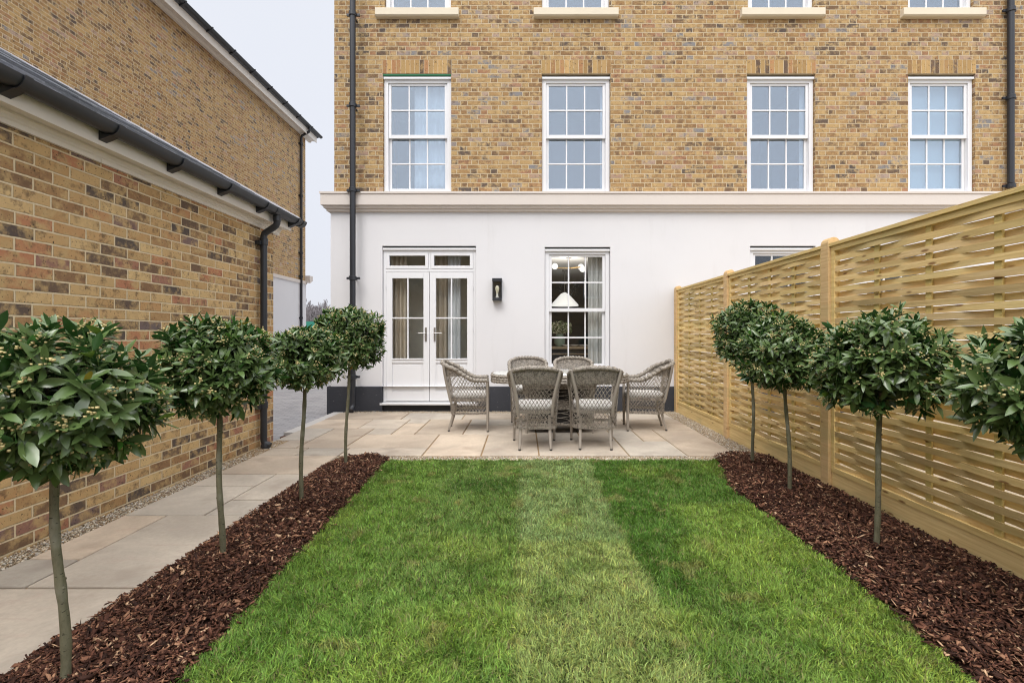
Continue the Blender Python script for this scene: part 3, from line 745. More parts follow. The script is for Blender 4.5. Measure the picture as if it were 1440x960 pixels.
# wall lantern
WL = thing('wall_lantern', 'black box lantern with clear bulb on the white wall right of the french doors', 'lantern', (fx(699.5,YR), YR, fz(423,YR)))
w, h, d = .15, .355, .125
m = MB(); b = .014
m.box(-w/2, w/2, -.012, -.001, 0, h); m.box(-w/2, w/2, -d, -.012, 0, .03); m.box(-w/2-.004, w/2+.004, -d-.004, -.0115, h-.045, h+.004)
for sx in (-1, 1): m.box(sx*w/2-(b if sx > 0 else 0), sx*w/2+(b if sx < 0 else 0), -d, -d+b, .03, h-.045)
for sx in (-1, 1): m.box(sx*w/2-(b if sx > 0 else 0), sx*w/2+(b if sx < 0 else 0), -.026, -.0125, .03, h-.045)
m.box(-w/2, w/2, -d+.001, -d+b, .0301, .045); m.build('lantern_frame', M['black'], WL, bevel=.0015)
m = MB(); m.box(-w/2+.014, w/2-.014, -d+.004, -d+.007, .045, h-.046); m.build('lantern_glass', M['glass'], WL)
m = MB(); m.lathe([(.001,.245),(.018,.24),(.030,.215),(.032,.19),(.024,.155),(.017,.125),(.0155,.11)], 0, -.07, 0, 16); m.build('bulb', plain('bulb_glass', (.75,.68,.50), .12, .6), WL, smooth=True)
m = MB(); m.lathe([(.0001,.112),(.016,.112),(.016,.075),(.024,.072),(.024,.03)], 0, -.07, 0, 14); m.build('bulb_holder', M['cream'], WL, smooth=True)

# ------------------------------------------------------------------ seen through the glass
def curtain(label, x0, x1, y, z0, z1, mat, amp=.03, waves=6, gx=0., group=None, cat='curtain'):
    m = MB(); nx = waves*10; nz = 8; vs = []
    for j in range(nz+1):
        t = j/nz
        for i in range(nx+1):
            s = i/nx; x = x0+(x1-x0)*s + gx*(1-t)*(s-.0)
            vs.append((x, y+amp*math.sin(s*waves*2*PI+.6*math.sin(t*3))*(.7+.5*(1-t)), z0+(z1-z0)*t))
    m.add(vs, [(j*(nx+1)+i, j*(nx+1)+i+1, (j+1)*(nx+1)+i+1, (j+1)*(nx+1)+i) for j in range(nz) for i in range(nx)])
    o = m.build('curtain', mat, None, smooth=True, angle=80)
    so = o.modifiers.new('solid', 'SOLIDIFY'); so.thickness = .003
    return tag(o, label, cat, group)
yc = 8.16
curtain('pale full length curtain at the right edge of the dining room window', fx(827,yc), fx(864,yc), yc, .1, 2.75, M['curtain'], .035, 5)
curtain('narrow strip of pale curtain at the left edge of the dining room window', fx(752,yc), fx(773,yc), yc, .1, 2.75, M['curtain'], .03, 3)
curtain('beige curtain hanging behind the left leaf of the french doors', fx(540,yc), fx(572,yc), yc, .1, 2.75, M['curtain_b'], .035, 5)
curtain('beige curtain edge behind the left side of the right door leaf', fx(612,yc), fx(628,yc), yc+.07, .1, 2.75, M['curtain_b'], .03, 2)
curtain('white sheer curtain behind the middle of the right door leaf', fx(630,yc), fx(648,yc), yc, .1, 2.75, M['net'], .03, 3)
curtain('sheer pale blue curtain in the leftmost first floor window', fx(583,8.12), fx(628,8.12), 8.12, 3.6, 5.5, M['net'], .014, 4)
curtain('thin white curtain edge at the right of the first floor window above the lantern', fx(844,8.12), fx(853,8.12), 8.12, 3.6, 5.5, M['net'], .014, 2)
curtain('thin white curtain edge at the right of the third first floor window from the left', fx(1124,8.12), fx(1138,8.12), 8.12, 3.6, 5.5, M['net'], .014, 2)
m = MB(); yb = 8.105; m.box(H1[3][0]+.03, H1[3][1]-.03, yb, yb+.004, 3.6, 5.5)
tag(m.build('roller_blind', M['blind']), 'pale blue grey blind pulled down in the rightmost first floor window', 'blind')

PD = thing('pendant_lamp', 'white cone shaded pendant lamp hanging in the dining room', 'lamp', (fx(794,11.6), 11.6, 0))
m = MB(); zb_ = fz(430,11.6); zt_ = fz(413,11.6); rad = .335
m.lathe([(rad, zb_), (rad-.005, zb_+.03), (.09, zt_), (.02, zt_+.03)], 0, 0, 0, 32); m.build('lamp_shade', plain('white_shade', (.85,.85,.83), .6, .3, Emission_Color=(1,.97,.92,1), Emission_Strength=.6), PD, smooth=True)
m = MB(); m.tube([(0,0,zt_+.03),(0,0,2.8)], .008, 8); m.lathe([(.06,2.78),(.06,2.82),(.001,2.82)],0,0,0,16); m.build('cable', M['steel'], PD)
CH = thing('ceiling_light', 'brass ceiling light with round white glass globes above the dining room window view', 'lamp', (fx(800,9.6), 9.6, 0))
g = emis('lit_globe', (1., .95, .88), 1.25)
pl_ = bpy.data.lights.new('ceiling_lamp_glow', 'POINT'); pl_.energy = 38; pl_.color = (1,.9,.78); pl_.shadow_soft_size = .2
po_ = bpy.data.objects.new('ceiling_lamp_glow', pl_); COL.objects.link(po_); po_.location = (fx(800,9.6), 9.6, 2.2); zc = fz(377, 9.6)
m = MB(); m.tube([(0,0,2.82),(0,0,zc)], .012, 8)
for ang in (155, 320, 5):
    a = R(ang+10); m.tube([(0,0,zc),(.25*math.cos(a), .25*math.sin(a), zc+.01)], .008, 8)
m.lathe([(.07,2.79),(.07,2.82),(.001,2.82)],0,0,0,16)
m.build('light_arms', plain('brass', (.5,.34,.14), .3, .5, Metallic=.8), CH)
for k, ang in enumerate((165, 330, 15)):
    a = R(ang+10); m = MB(); m.sphere((.28*math.cos(a), .28*math.sin(a), zc+.02+(-.05 if k == 1 else .02)), .062, 12); m.build('globe', g, CH, smooth=True)
IS = thing('kitchen_island', 'pale topped island with crockery seen through the dining room window', 'table', (fx(812,11.8), 11.8, .05))
m = MB(); m.box(-.95, .95, -.4, .4, .86, .91); m.build('tabletop', plain('pale_oak', (.42,.33,.22), .4), IS, bevel=.004)
m = MB(); m.box(-.85, .85, -.3, .3, 0, .86); m.build('cabinet', plain('dark_cabinet', (.05,.05,.055), .5), IS)
for k, px in enumerate((796, 808, 820, 829)):
    m = MB(); X = fx(px, 11.55); m.lathe([(.001,0),(.04,0),(.045,.008),(.10,.035),(.105,.05),(.098,.05),(.04,.015),(.001,.012)], X, 11.55, .963, 20)
    tag(m.build('bowl', plain('white_china%d' % k, (.8,.8,.8), .2), smooth=True), 'white china bowl on the island seen through the dining room window', 'bowl', 'white bowls on the island')
for k, px in enumerate((783, 803, 823)):
    T = thing('dining_chair', ('left', 'middle', 'right')[k]+' dark hooped chair at the island seen through the dining room window', 'chair', (fx(px,11.1), 11.1, .05), 0, 'hooped chairs at the island')
    dk_ = plain('dark_chair_wood%d' % k, (.05,.035,.025), .5)
    m = MB(); m.tube([(.19*math.cos(a), -.14*math.sin(a)-.06, .74+.02*math.sin(a)) for a in np.linspace(0, PI, 13)], .016, 8); m.build('back_hoop', plain('cane%d' % k, (.30,.22,.14), .6), T, smooth=True)
    m = MB()
    for a in np.linspace(.0, PI, 11): m.tube([(.19*math.cos(a), -.14*math.sin(a)-.06, .74), (.17*math.cos(a), -.12*math.sin(a)-.04, .45)], .006, 6)
    m.build('back_spindles', dk_, T)
    m = MB(); m.lathe([(.001,.46),(.19,.46),(.2,.44),(.19,.42),(.001,.42)], 0, 0, 0, 20); m.build('seat', dk_, T)
    for sx in (-1,1):
        for sy in (-1,1): m = MB(); m.tube([(sx*.12,sy*.12,.42),(sx*.17,sy*.17,0)], .012, 6); m.build('leg', dk_, T)
VS = thing('flower_vase', 'pale green vase of small white flowers on the dining room island', 'vase', (fx(787,11.7), 11.7, .962))
m = MB(); m.lathe([(.001,0),(.08,0),(.13,.08),(.135,.16),(.11,.25),(.075,.30),(.085,.32)], 0, 0, 0, 24); m.build('vase', plain('celadon', (.26,.36,.30), .25), VS, smooth=True)
rr = np.random.default_rng(5); n = 900
th = rr.uniform(0, 2*PI, n); ra = .30*np.sqrt(rr.random(n)); P = np.stack([ra*np.cos(th), ra*np.sin(th), .32+rr.uniform(.0,.32,n)*(1-.3*ra/.3)], 1)
T4 = np.array([(0,0,0),(.02,0,.01),(.01,.018,.012),(0,.01,.02)])
V = P[:, None, :] + T4[None]*rr.uniform(.7,1.6,(n,1,1))*np.sign(rr.normal(size=(n,1,3)))
cc = np.where(rr.random((n,1)) < .55, np.array([[.7,.68,.5]]), np.array([[.12,.2,.06]]))
fast_mesh('flowers', V, [(0,1,2,3)], n, M['bud'], VS, cc)
m = MB()
for k in range(14):
    a = k*2.4; m.tube([(0,0,.25),(.12*math.cos(a),.12*math.sin(a),.42),(.24*math.cos(a),.24*math.sin(a),.58)], .004, 5)
m.build('stems', plain('stem_green', (.08,.14,.04)), VS)

# ------------------------------------------------------------------ garage
GA = thing('garage', 'low tan brick garage with slate roof, white eaves and black gutter along the left path', 'garage', (0,0,0))
GX, GY = -2.92, 5.62
m = MB(); m.box(GX-5.5, GX, -2.5, GY, -.3, 2.47); m.build('brick_wall', M['brick_garage'], GA)
m = MB(); m.prism_y([(GX-.02,2.425),(GX+.022,2.425),(GX+.022,2.452),(GX+.034,2.46),(GX+.034,2.474),(GX+.05,2.484),(GX+.05,2.499),(GX-.02,2.499)], -2.5, GY+.10)
m.box(GX+.001, GX+.026, 3.30, 3.304, 2.4255, 2.46)
m.build('frieze_moulding', M['cream'], GA)
m = MB(); m.prism_y([(GX-.02,2.50),(GX+.125,2.50),(GX+.125,2.486),(GX+.145,2.486),(GX+.145,2.632),(GX-.02,2.632)], -2.5, GY+.14); m.build('fascia', M['cream'], GA, bevel=.002)
gx, gz, gr = -2.713, 2.621, .064
def gutter(parent, gx, gz, gr, y0, y1, unions, side=1):
    m = MB(); k = 14
    o = [(gx+gr*math.cos(PI+PI*i/k), gz+gr*math.sin(PI+PI*i/k)) for i in range(k+1)]; i_ = [(gx+(gr-.004)*math.cos(2*PI-PI*i/k), gz+(gr-.004)*math.sin(2*PI-PI*i/k)) for i in range(k+1)]
    m.prism_y(o+i_, y0, y1)
    for ya, yb in unions:
        r2 = gr+.006; o2 = [(gx+r2*math.cos(PI+PI*i/k), gz+r2*math.sin(PI+PI*i/k)) for i in range(k+1)]; i2 = [(gx+(gr+.0008)*math.cos(2*PI-PI*i/k), gz+(gr+.0008)*math.sin(2*PI-PI*i/k)) for i in range(k+1)]
        m.prism_y(o2+i2, ya, yb)
    m.lathe([(.001,0),(gr*.0+.002,0)], gx, y1, gz, 6)
    e = [(gx+(gr-.001)*math.cos(PI+PI*i/k), gz+(gr-.001)*math.sin(PI+PI*i/k)) for i in range(k+1)]; m.prism_y(e, y1-.004, y1+.002)
    return m.build('gutter', M['gutter'], parent, smooth=True, angle=30)
gutter(GA, gx, gz, gr, -2.5, 5.88, [(5.20,5.23),(5.23,5.42),(5.42,5.45),(5.80,5.885)])
for Y in (-.43,.17,.77,1.37,1.97,2.57,3.17,3.77,4.39,5.02,5.70):
    m = MB(); k = 12; r2 = gr+.010
    o2 = [(gx+r2*math.cos(PI+PI*i/k), gz+r2*math.sin(PI+PI*i/k)) for i in range(k+1)]; i2 = [(gx+(gr+.003)*math.cos(2*PI-PI*i/k), gz+(gr+.003)*math.sin(2*PI-PI*i/k)) for i in range(k+1)]
    m.prism_y(o2+i2, Y-.022, Y+.022)
    m.prism_y([(GX+.146,gz-.105),(gx-.01,gz-gr-.022),(gx+.02,gz-gr-.008),(gx-gr*.62,gz-gr*.6-.02),(GX+.146,gz-.02)], Y-.03, Y+.03)
    m.build('gutter_bracket', M['black'], GA, smooth=True, angle=30)
m = MB(); px_ = GX+.062; Y = 5.30
m.tube([(gx,Y,gz-gr+.005),(gx,Y,gz-.15),(gx-.012,Y,gz-.175),(gx-.03,Y,gz-.19),(px_+.03,Y,gz-.245),(px_+.008,Y,gz-.262),(px_,Y,gz-.29),(px_,Y,gz-.33),(px_,Y,.10),(px_,Y,.08),(px_+.012,Y,.045),(px_+.07,Y,.02)], .035, 16)
for zc in (gz-.09, gz-.33-.02, .47): m.tube([(px_ if zc < gz-.2 else gx,Y,zc-.04),(px_ if zc < gz-.2 else gx,Y,zc-.034),(px_ if zc < gz-.2 else gx,Y,zc+.034),(px_ if zc < gz-.2 else gx,Y,zc+.04)], [.037,.043,.043,.037], 16)
for zc in (gz-.37, .45): m.box(px_-.055, px_-.005, Y-.075, Y+.075, zc-.02, zc+.02)
m.lathe([(.05,.0),(.05,.02),(.038,.05)], px_+.02, Y, 0.002, 16)
m.build('downpipe', M['gutter'], GA, smooth=True)
# slate roof
m = MB(); rr = random.Random(4); tn = math.tan(R(29.6)); ca, sa = math.cos(R(29.6)), math.sin(R(29.6)); exp_ = .2
for row in range(22):
    rb_ = rr.choice([.45,.7,1.,1.5,.6,1.7])
    s0 = row*exp_; y = -2.6 + (row % 2)*.125
    while y < 5.82:
        y1 = min(y+.25, 5.84); b = rb_*rr.uniform(.75, 1.25); m.tint((b,b,b*rr.uniform(.97,1.06)))
        th_ = rr.uniform(.009,.015); e = rr.uniform(-.004,.004)
        def P(s, u): return (-2.735 - s*ca, 2.640 + s*sa + u)
        a0 = P(s0+e, .014+th_); a1 = P(s0+exp_+.04, .004+th_*.4); b0 = P(s0+e, .014); b1 = P(s0+exp_+.04, .0)
        m.prism_y([a0, a1, b1, b0], y+.002, y1-.002); y += .25
m.tint((.7,.7,.7)); m.prism_y([(-2.745,2.635),(-6.65,2.635+3.905*tn),(-8.5,2.635+2.05*tn),(-8.5,2.6),(-2.745,2.6)], -2.55, 5.78)
m.build('slate_roof', M['slate'], GA)
m = MB(); zr = 2.645+3.915*tn; m.prism_y([(-6.53,zr-.03),(-6.62,zr+.075),(-6.66,zr+.075),(-6.76,zr-.03)], -2.6, 5.86)
m.build('ridge', M['lead'], GA, bevel=.004)
m = MB(); m.prism_y([(-2.72,2.625),(-2.72,2.672),(-6.62,2.672+3.9*tn),(-6.62,2.61+3.9*tn)], 5.842, 5.875); m.build('verge', M['lead'], GA, bevel=.002)
m = MB(); m.add([(-2.95,5.60,2.47),(-8.4,5.60,2.47),(-6.6,5.60,2.6+3.7*tn),(-2.95,5.62,2.47),(-8.4,5.62,2.47),(-6.6,5.62,2.6+3.7*tn)], [(0,1,2),(3,5,4),(0,2,5,3),(1,4,5,2),(0,3,4,1)]); m.build('gable_wall', M['brick_garage'], GA)

# ------------------------------------------------------------------ tall brick house behind the garage
HB = thing('brick_house', 'tall plain side of a tan brick house behind the garage with black gutter', 'house', (0,0,0))
HX, HY = -8.6, 19.0
m = MB(); m.box(-20, HX, 1.0, HY, 3.36, 9.1); m.build('brick_wall', M['brick_tall'], HB)
m = MB(); m.box(-20, HX+.02, 1.0, HY+.02, -.3, 3.24); m.build('rendered_wall', M['render'], HB)
m = MB(); m.box(-20, HX+.05, 1.0, HY+.03, 3.24, 3.36); m.prism_x([(HY-.05,3.30),(HY+.05,3.30),(HY+.09,3.34),(HY+.22,3.40),(HY+.22,3.58),(HY-.05,3.58)], -20, HX+.20); m.build('band_course', M['stone'], HB)
m = MB(); m.prism_y([(HX-.02,9.1),(HX-.02,8.98),(HX+.06,8.98),(HX+.10,9.04),(HX+.27,9.02),(HX+.27,8.98),(HX+.30,8.98),(HX+.30,9.24),(HX-.02,9.24)], 1.0, HY+.35); m.build('fascia', M['cream'], HB)
m = MB(); m.prism_y([(HX+.42,9.27),(-14.3,9.27+5.9*.6),(-20.4,9.27),(-20.4,9.1),(HX+.3,9.2)], .8, HY+.45)
m.build('roof', plain('dark_roof_slate', (.06,.065,.075), .5, .5, .3, 8, .01, 20), HB)
gutter(HB, HX+.385, 9.30, .075, 1.0, HY+.55, [])
for k in range(18):
    Y = 1.6+k; m = MB(); r2 = .095; cx_ = HX+.385
    m.prism_y([(HX+.30,9.18),(cx_,9.30-r2),(cx_+r2*.75,9.30-r2*.6),(cx_+r2,9.31),(cx_+.07,9.31),(cx_,9.24),(HX+.30,9.25)], Y-.02, Y+.02); m.build('gutter_bracket', M['black'], HB)
m = MB(); X = HX+.07; Y = 18.5
m.tube([(HX+.385,Y,9.26),(HX+.385,Y,9.12),(HX+.36,Y,9.06),(X+.03,Y,8.92),(X,Y,8.86),(X,Y,8.7),(X,Y,-.05)], .045, 12)
for zc in (8.6,6.6,4.4,3.5,1.9): m.tube([(X,Y,zc-.04),(X,Y,zc+.04)], .062, 12); m.box(X-.07, X, Y-.1, Y+.1, zc-.02, zc+.02)
m.build('downpipe', M['black'], HB, smooth=True)

# unseen house added behind the viewpoint for the lower windows to reflect
HM = thing('brick_house', 'unseen brick house added behind the camera for the lower windows to reflect', 'house', (0,0,0))
m = MB(); m.box(-12, 10, -22, -15, -.3, 6.6); m.build('brick_wall', M['brick_tall'], HM)
m = MB(); m.prism_x([(-14.6,6.6),(-22.4,6.6),(-18.5,9.6)], -12.3, 10.3); m.build('roof', plain('far_roof_slate', (.06,.065,.075), .5, .5, .3, 8), HM)
for k in range(6):
    m = MB(); X = -10.5+k*3.6; m.box(X, X+1.1, -14.99, -14.93, 3.6, 5.4); w_ = m.build('window', M['white'], HM)
    m = MB(); m.box(X+.1, X+1., -14.925, -14.92, 3.7, 5.3); m.build('pane', plain('dark_pane%d' % k, (.03,.035,.045), .1), w_)

# ------------------------------------------------------------------ fence
FE = thing('timber_fence', 'woven horizontal slat timber fence with round topped posts along the right bed', 'fence', (0,0,0))
posts = [7.80, 5.87, 3.94, 2.01, .08, -1.85]
rr = random.Random(21)
for Y in posts:
    m = MB(); b = rr.uniform(.92,1.08); m.tint((b,b*rr.uniform(.95,1.),b*.95)); x0, x1 = 2.475, 2.575; w = .05; zt_ = 1.985
    prof = [(x0,-.15),(x1,-.15),(x1,zt_)] + [(2.525+.05*math.cos(a), zt_+.05*math.sin(a)) for a in np.linspace(0.15, PI-.15, 9)] + [(x0,zt_)]
    m.prism_y(prof, Y-w, Y+w); m.build('fence_post', M['post'], FE, bevel=.004)
for i in range(len(posts)-1):
    ya, yb = posts[i+1]+.052, posts[i]-.052; b = rr.uniform(.97,1.06)
    m = MB(); m.tint((b*1.06,b*1.05,b*1.0)); m.box(2.505, 2.530, ya, yb, -.15, .135); m.build('gravel_board', M['pine'], FE, bevel=.002)
    m = MB(); m.tint((b*.96,b*.95,b*.84))
    fw = .04; z0, z1 = .138, 1.955
    m.box(2.497, 2.545, ya, ya+fw, z0, z1); m.box(2.497, 2.545, yb-fw, yb, z0, z1); m.box(2.497, 2.545, ya+fw, yb-fw, z0, z0+fw)
    m.box(2.497, 2.545, ya+fw, yb-fw, z1-fw, z1); m.box(2.482, 2.560, ya, yb, z1+.001, z1+.028)
    bx = [ya+fw+(yb-ya-2*fw)*k/4 for k in (1,2,3)]
    m.tint((b*.80,b*.84,b*.66))
    for y in bx: m.box(2.514, 2.528, y-.022, y+.022, z0+fw, z1-fw)
    P_ = m.build('fence_panel', M['pine'], FE, bevel=.0015)
    s = MB(); n_s = 42; pitch = (z1-z0-2*fw)/n_s; Y0, Y1 = ya+fw-.012, yb-fw+.012; bay = (yb-ya-2*fw)/4
    for k in range(n_s):
        t = rr.uniform(.70,1.14); yel = rr.uniform(-.06,.05)
        s.tint((t*(1+yel*.3), t*(.98+yel*.5), t*(.92-yel)))
        zc = z0+fw+pitch*(k+.5)+rr.uniform(-.0022,.0022); hh = .0199+rr.uniform(-.001,.001); sg = 1 if k % 2 else -1
        tw = rr.uniform(-.004,.004); bow = rr.uniform(-.003,.003); nseg = 28; vs = []
        A = .0155
        for q in range(nseg+1):
            y = Y0+(Y1-Y0)*q/nseg; u = (y-ya-fw)/bay
            x = 2.521 - sg*A*math.sin(PI*(u-.5)) if False else 2.521 + sg*A*math.cos(PI*u)
            dz = bow*math.sin(PI*q/nseg)*1. + rr.uniform(-.0004,.0004)
            x += tw*.3*math.sin(2*PI*q/nseg)
            for dx, dzz in ((-.004,-hh),(.004,-hh),(.004,hh),(-.004,hh)): vs.append((x+dx+tw*(dzz/hh)*.5, y, zc+dzz+dz))
        s.add(vs, [(q*4+a, q*4+(a+1)%4, (q+1)*4+(a+1)%4, (q+1)*4+a) for q in range(nseg) for a in range(4)]+[(0,1,2,3),(nseg*4+3,nseg*4+2,nseg*4+1,nseg*4)])
    s.build('woven_slats', M['pine'], P_)

# ------------------------------------------------------------------ bay trees
def bay_tree(label, X, Y, top, bot, rx, L, nros, seed, cx=None, lean=(0,0), fork=False, cy=None):
    """crown given by top / bottom height and radius, leaf length L"""
    g = np.random.default_rng(seed)
    T = thing('bay_tree', label, 'tree', (X, Y, .03), 0, 'clipped bay trees in the two bark beds')
    ox, oy = (cx if cx is not None else 0), (cy or 0)
    zc = (top+bot)/2-.03 - (top-bot)*.04; rt = top-.03-zc; rb = zc-(bot-.03)
    rt -= L*.45; rb -= L*.4; rr_ = rx-L*.62
    zj = zc-rb*.7
    # trunk
    m = MB(); n = 36; pts = []; rad = []
    for i in range(n+1):
        t = i/n; pts.append((ox*t**1.6*.9 + .012*math.sin(t*5+seed)*math.sin(PI*t), oy*t + .010*math.sin(t*4+seed*2)*math.sin(PI*t), -.05+(zj+.10)*t)); rad.append(.0158-.0032*t+.0009*math.sin(t*31+seed)+.0007*math.sin(t*57+seed*3))
    rad[0] = .0185
    m.tube(pts, rad, 10); tp = np.array(pts[-1]); jb = np.array(pts[-5])
    for k in range(5):
        q = np.array(pts[int(g.integers(4, n-8))]); a = g.uniform(0, 2*PI); m.sphere(tuple(q+np.array([math.cos(a), math.sin(a), 0])*.0125), .0055, 4)
    nb = 9
    for k in range(nb):
        a = k*2.39996+seed; ph = g.uniform(.25,.8) if k else 0
        tip = np.array([ox+rr_*.75*math.cos(a)*ph*1.1, oy+rr_*.75*math.sin(a)*ph*1.1, zc+rt*g.uniform(.2,.7)])
        st = jb + (tp-jb)*g.uniform(-.2,1.); mid = st*.45+tip*.55 + np.array([math.cos(a),math.sin(a),-.2])*.03
        m.tube([st, mid, tip], [.009,.006,.003], 6)
    m.build('trunk', M['bark'], T, smooth=True, angle=80)
    # rosettes of leaves
    n1, n2 = nros, int(nros*.5); nr = n1+n2
    d = g.normal(size=(nr,3)); d[:,2] += .12; d /= np.linalg.norm(d,axis=1)[:,None]
    lump = 1+.07*np.sin(d[:,0]*5+seed)*np.sin(d[:,1]*6+seed*2)+.05*np.sin(d[:,2]*7+seed)
    fac = np.concatenate([g.uniform(.86,1.04,n1), g.uniform(.4,.8,n2)])*lump
    stray = g.random(nr) < .07; fac[stray & (np.arange(nr) < n1)] *= 1.13
    rz = np.where(d[:,2] > 0, rt, rb)
    # squarer dome: flat-ish underside
    hor = np.sqrt(np.maximum(1-np.abs(d[:,2])**2.6, 0)); hl = np.linalg.norm(d[:,:2],axis=1)+1e-6
    p = np.stack([d[:,0]/hl*hor*rr_, d[:,1]/hl*hor*rr_, d[:,2]*rz],1)*fac[:,None]
    nrm = np.stack([p[:,0]/rr_**2, p[:,1]/rr_**2, p[:,2]/rz**2],1); nrm /= np.linalg.norm(nrm,axis=1)[:,None]+1e-9
    ax = nrm*.75 + np.array([0,0,.42]) + g.normal(0,.28,(nr,3)); ax /= np.linalg.norm(ax,axis=1)[:,None]
    p += np.array([ox,oy,zc])
    nl = 9; N_ = nr*nl
    P = np.repeat(p,nl,0); A = np.repeat(ax,nl,0); j = np.tile(np.arange(nl),nr)
    az = np.repeat(g.uniform(0,2*PI,nr),nl) + j*2.39996 + g.normal(0,.25,N_)
    pol = np.radians(18+j*8.5+g.normal(0,10,N_))
    ref = np.where(np.abs(A[:,2:3])<.9, np.array([[0,0,1.]]), np.array([[1.,0,0]])); U = np.cross(A,ref); U /= np.linalg.norm(U,axis=1)[:,None]; W = np.cross(A,U)
    per = U*np.cos(az)[:,None]+W*np.sin(az)[:,None]
    D = A*np.cos(pol)[:,None]+per*np.sin(pol)[:,None]; D[:,2] -= .12; D /= np.linalg.norm(D,axis=1)[:,None]
    Nn = A*.8+np.array([0,0,.35]); Nn = Nn-D*(Nn*D).sum(1)[:,None]; Nn /= np.linalg.norm(Nn,axis=1)[:,None]+1e-9
    S = np.cross(D,Nn); roll = g.normal(0,.35,N_)[:,None]; S, Nn = S*np.cos(roll)+Nn*np.sin(roll), Nn*np.cos(roll)-S*np.sin(roll)
    base = P - A*(j*.0045)[:,None]
    LL = L*g.uniform(.62,1.12,N_)*(.65+.4*np.minimum(j/4,1)); Wd = LL*g.uniform(.145,.195,N_); curl = g.uniform(-.05,.32,N_); fold = g.uniform(.12,.5,N_)
    ss = np.array([0.,.2,.5,.8,1.]); wp = np.array([.7,1.0,.62])
    mid = base[:,None,:]+D[:,None,:]*(LL[:,None]*ss)[:,:,None]-Nn[:,None,:]*(LL[:,None]*curl[:,None]*ss**2)[:,:,None]
    e = Wd[:,None]*wp
    wav = g.normal(0,.10,(N_,3))*Wd[:,None]
    lf = mid[:,1:4]+S[:,None,:]*e[:,:,None]+Nn[:,None,:]*(e*fold[:,None]+wav)[:,:,None]
    rt_ = mid[:,1:4]-S[:,None,:]*e[:,:,None]+Nn[:,None,:]*(e*fold[:,None]-wav)[:,:,None]
    V = np.concatenate([mid,lf,rt_],1)
    fcs = [(0,5,1),(1,5,6,2),(2,6,7,3),(3,7,4),(0,1,8),(1,2,9,8),(2,3,10,9),(3,4,10)]
    fcs = [tuple(reversed(f)) for f in fcs]
    c = np.array([.034,.100,.023])*g.uniform(.65,1.35,N_)[:,None]; q = g.random(N_)
    c[q>.8] *= np.array([1.15,1.0,1.35]); c[q<.07] = np.array([.12,.20,.028]); c[q<.006] = np.array([.30,.24,.03]); c[(q<.12)&(q>.07)] *= 1.7
    young = np.repeat(g.random(nr)<.08,nl); c[young] = c[young]*np.array([1.8,1.7,1.2])
    fast_mesh('crown', V, fcs, N_, M['leaf'], T, c, smooth=True)
    # bud clusters
    sel = np.where((g.random(nr)<.5)&(np.arange(nr)<n1))[0]; per_c = 11; cb = np.repeat(p[sel],per_c,0)+g.normal(0,.0105*L/.08,(len(sel)*per_c,3))+np.repeat(ax[sel],per_c,0)*(.022*L/.08); nbud = len(cb)
    r = g.uniform(.0028,.0052,nbud)*(L/.08)**.5
    oc = np.array([(-1,-1,-1),(1,-1,-1),(1,1,-1),(-1,1,-1),(-1,-1,1),(1,-1,1),(1,1,1),(-1,1,1)],float)*.66
    V = cb[:,None,:]+oc[None]*r[:,None,None]*g.uniform(.85,1.15,(nbud,8,1))
    c = np.array([.60,.50,.24])*g.uniform(.65,1.3,nbud)[:,None]
    fast_mesh('flower_buds', V, [(0,3,2,1),(4,5,6,7),(0,1,5,4),(1,2,6,5),(2,3,7,6),(3,0,4,7)], nbud, M['bud'], T, c, smooth=True)
    return T
def tz(py, Y): return CAMZ+(471-py)/F*Y
bay_tree('large leaved clipped bay tree at the near end of the left bed', -1.585, 1.66, tz(449,1.66), tz(662,1.66), .335, .088, 250, 1, cx=-.035)
bay_tree('second nearest clipped bay tree in the left bed, its crown before the garage downpipe', -1.635, 2.62, tz(447,2.62), tz(583,2.62), .33, .082, 300, 2, cx=-.03)
bay_tree('smallest crowned bay tree with many pale buds, third from the front in the left bed', -1.60, 3.47, tz(457,3.47), tz(549,3.47), .285, .07, 270, 3, cx=.03)
bay_tree('farthest bay tree of the left bed, round crown before the white rendered wall', -1.65, 4.48, tz(428,4.48), tz(520,4.48), .335, .075, 330, 4, cx=.04)
bay_tree('farthest bay tree of the right bed, a round dark crown near the patio edge', 2.18, 4.55, tz(420,4.55), tz(516,4.55), .35, .072, 340, 5, cx=-.02)
bay_tree('second farthest bay tree in the right bed, crown overlapping the one behind it', 2.07, 3.72, tz(440,3.72), tz(550,3.72), .345, .077, 300, 6, cx=-.05)
bay_tree('bay tree with a wide flat crown before the middle of the woven fence', 2.02, 2.74, tz(438,2.74), tz(582,2.74), .37, .083, 320, 7, cx=.03)
bay_tree('nearest bay tree on the right, cut off by the right frame edge', 2.05, 1.78, tz(446,1.78), tz(640,1.78), .385, .086, 300, 8, cx=.0)

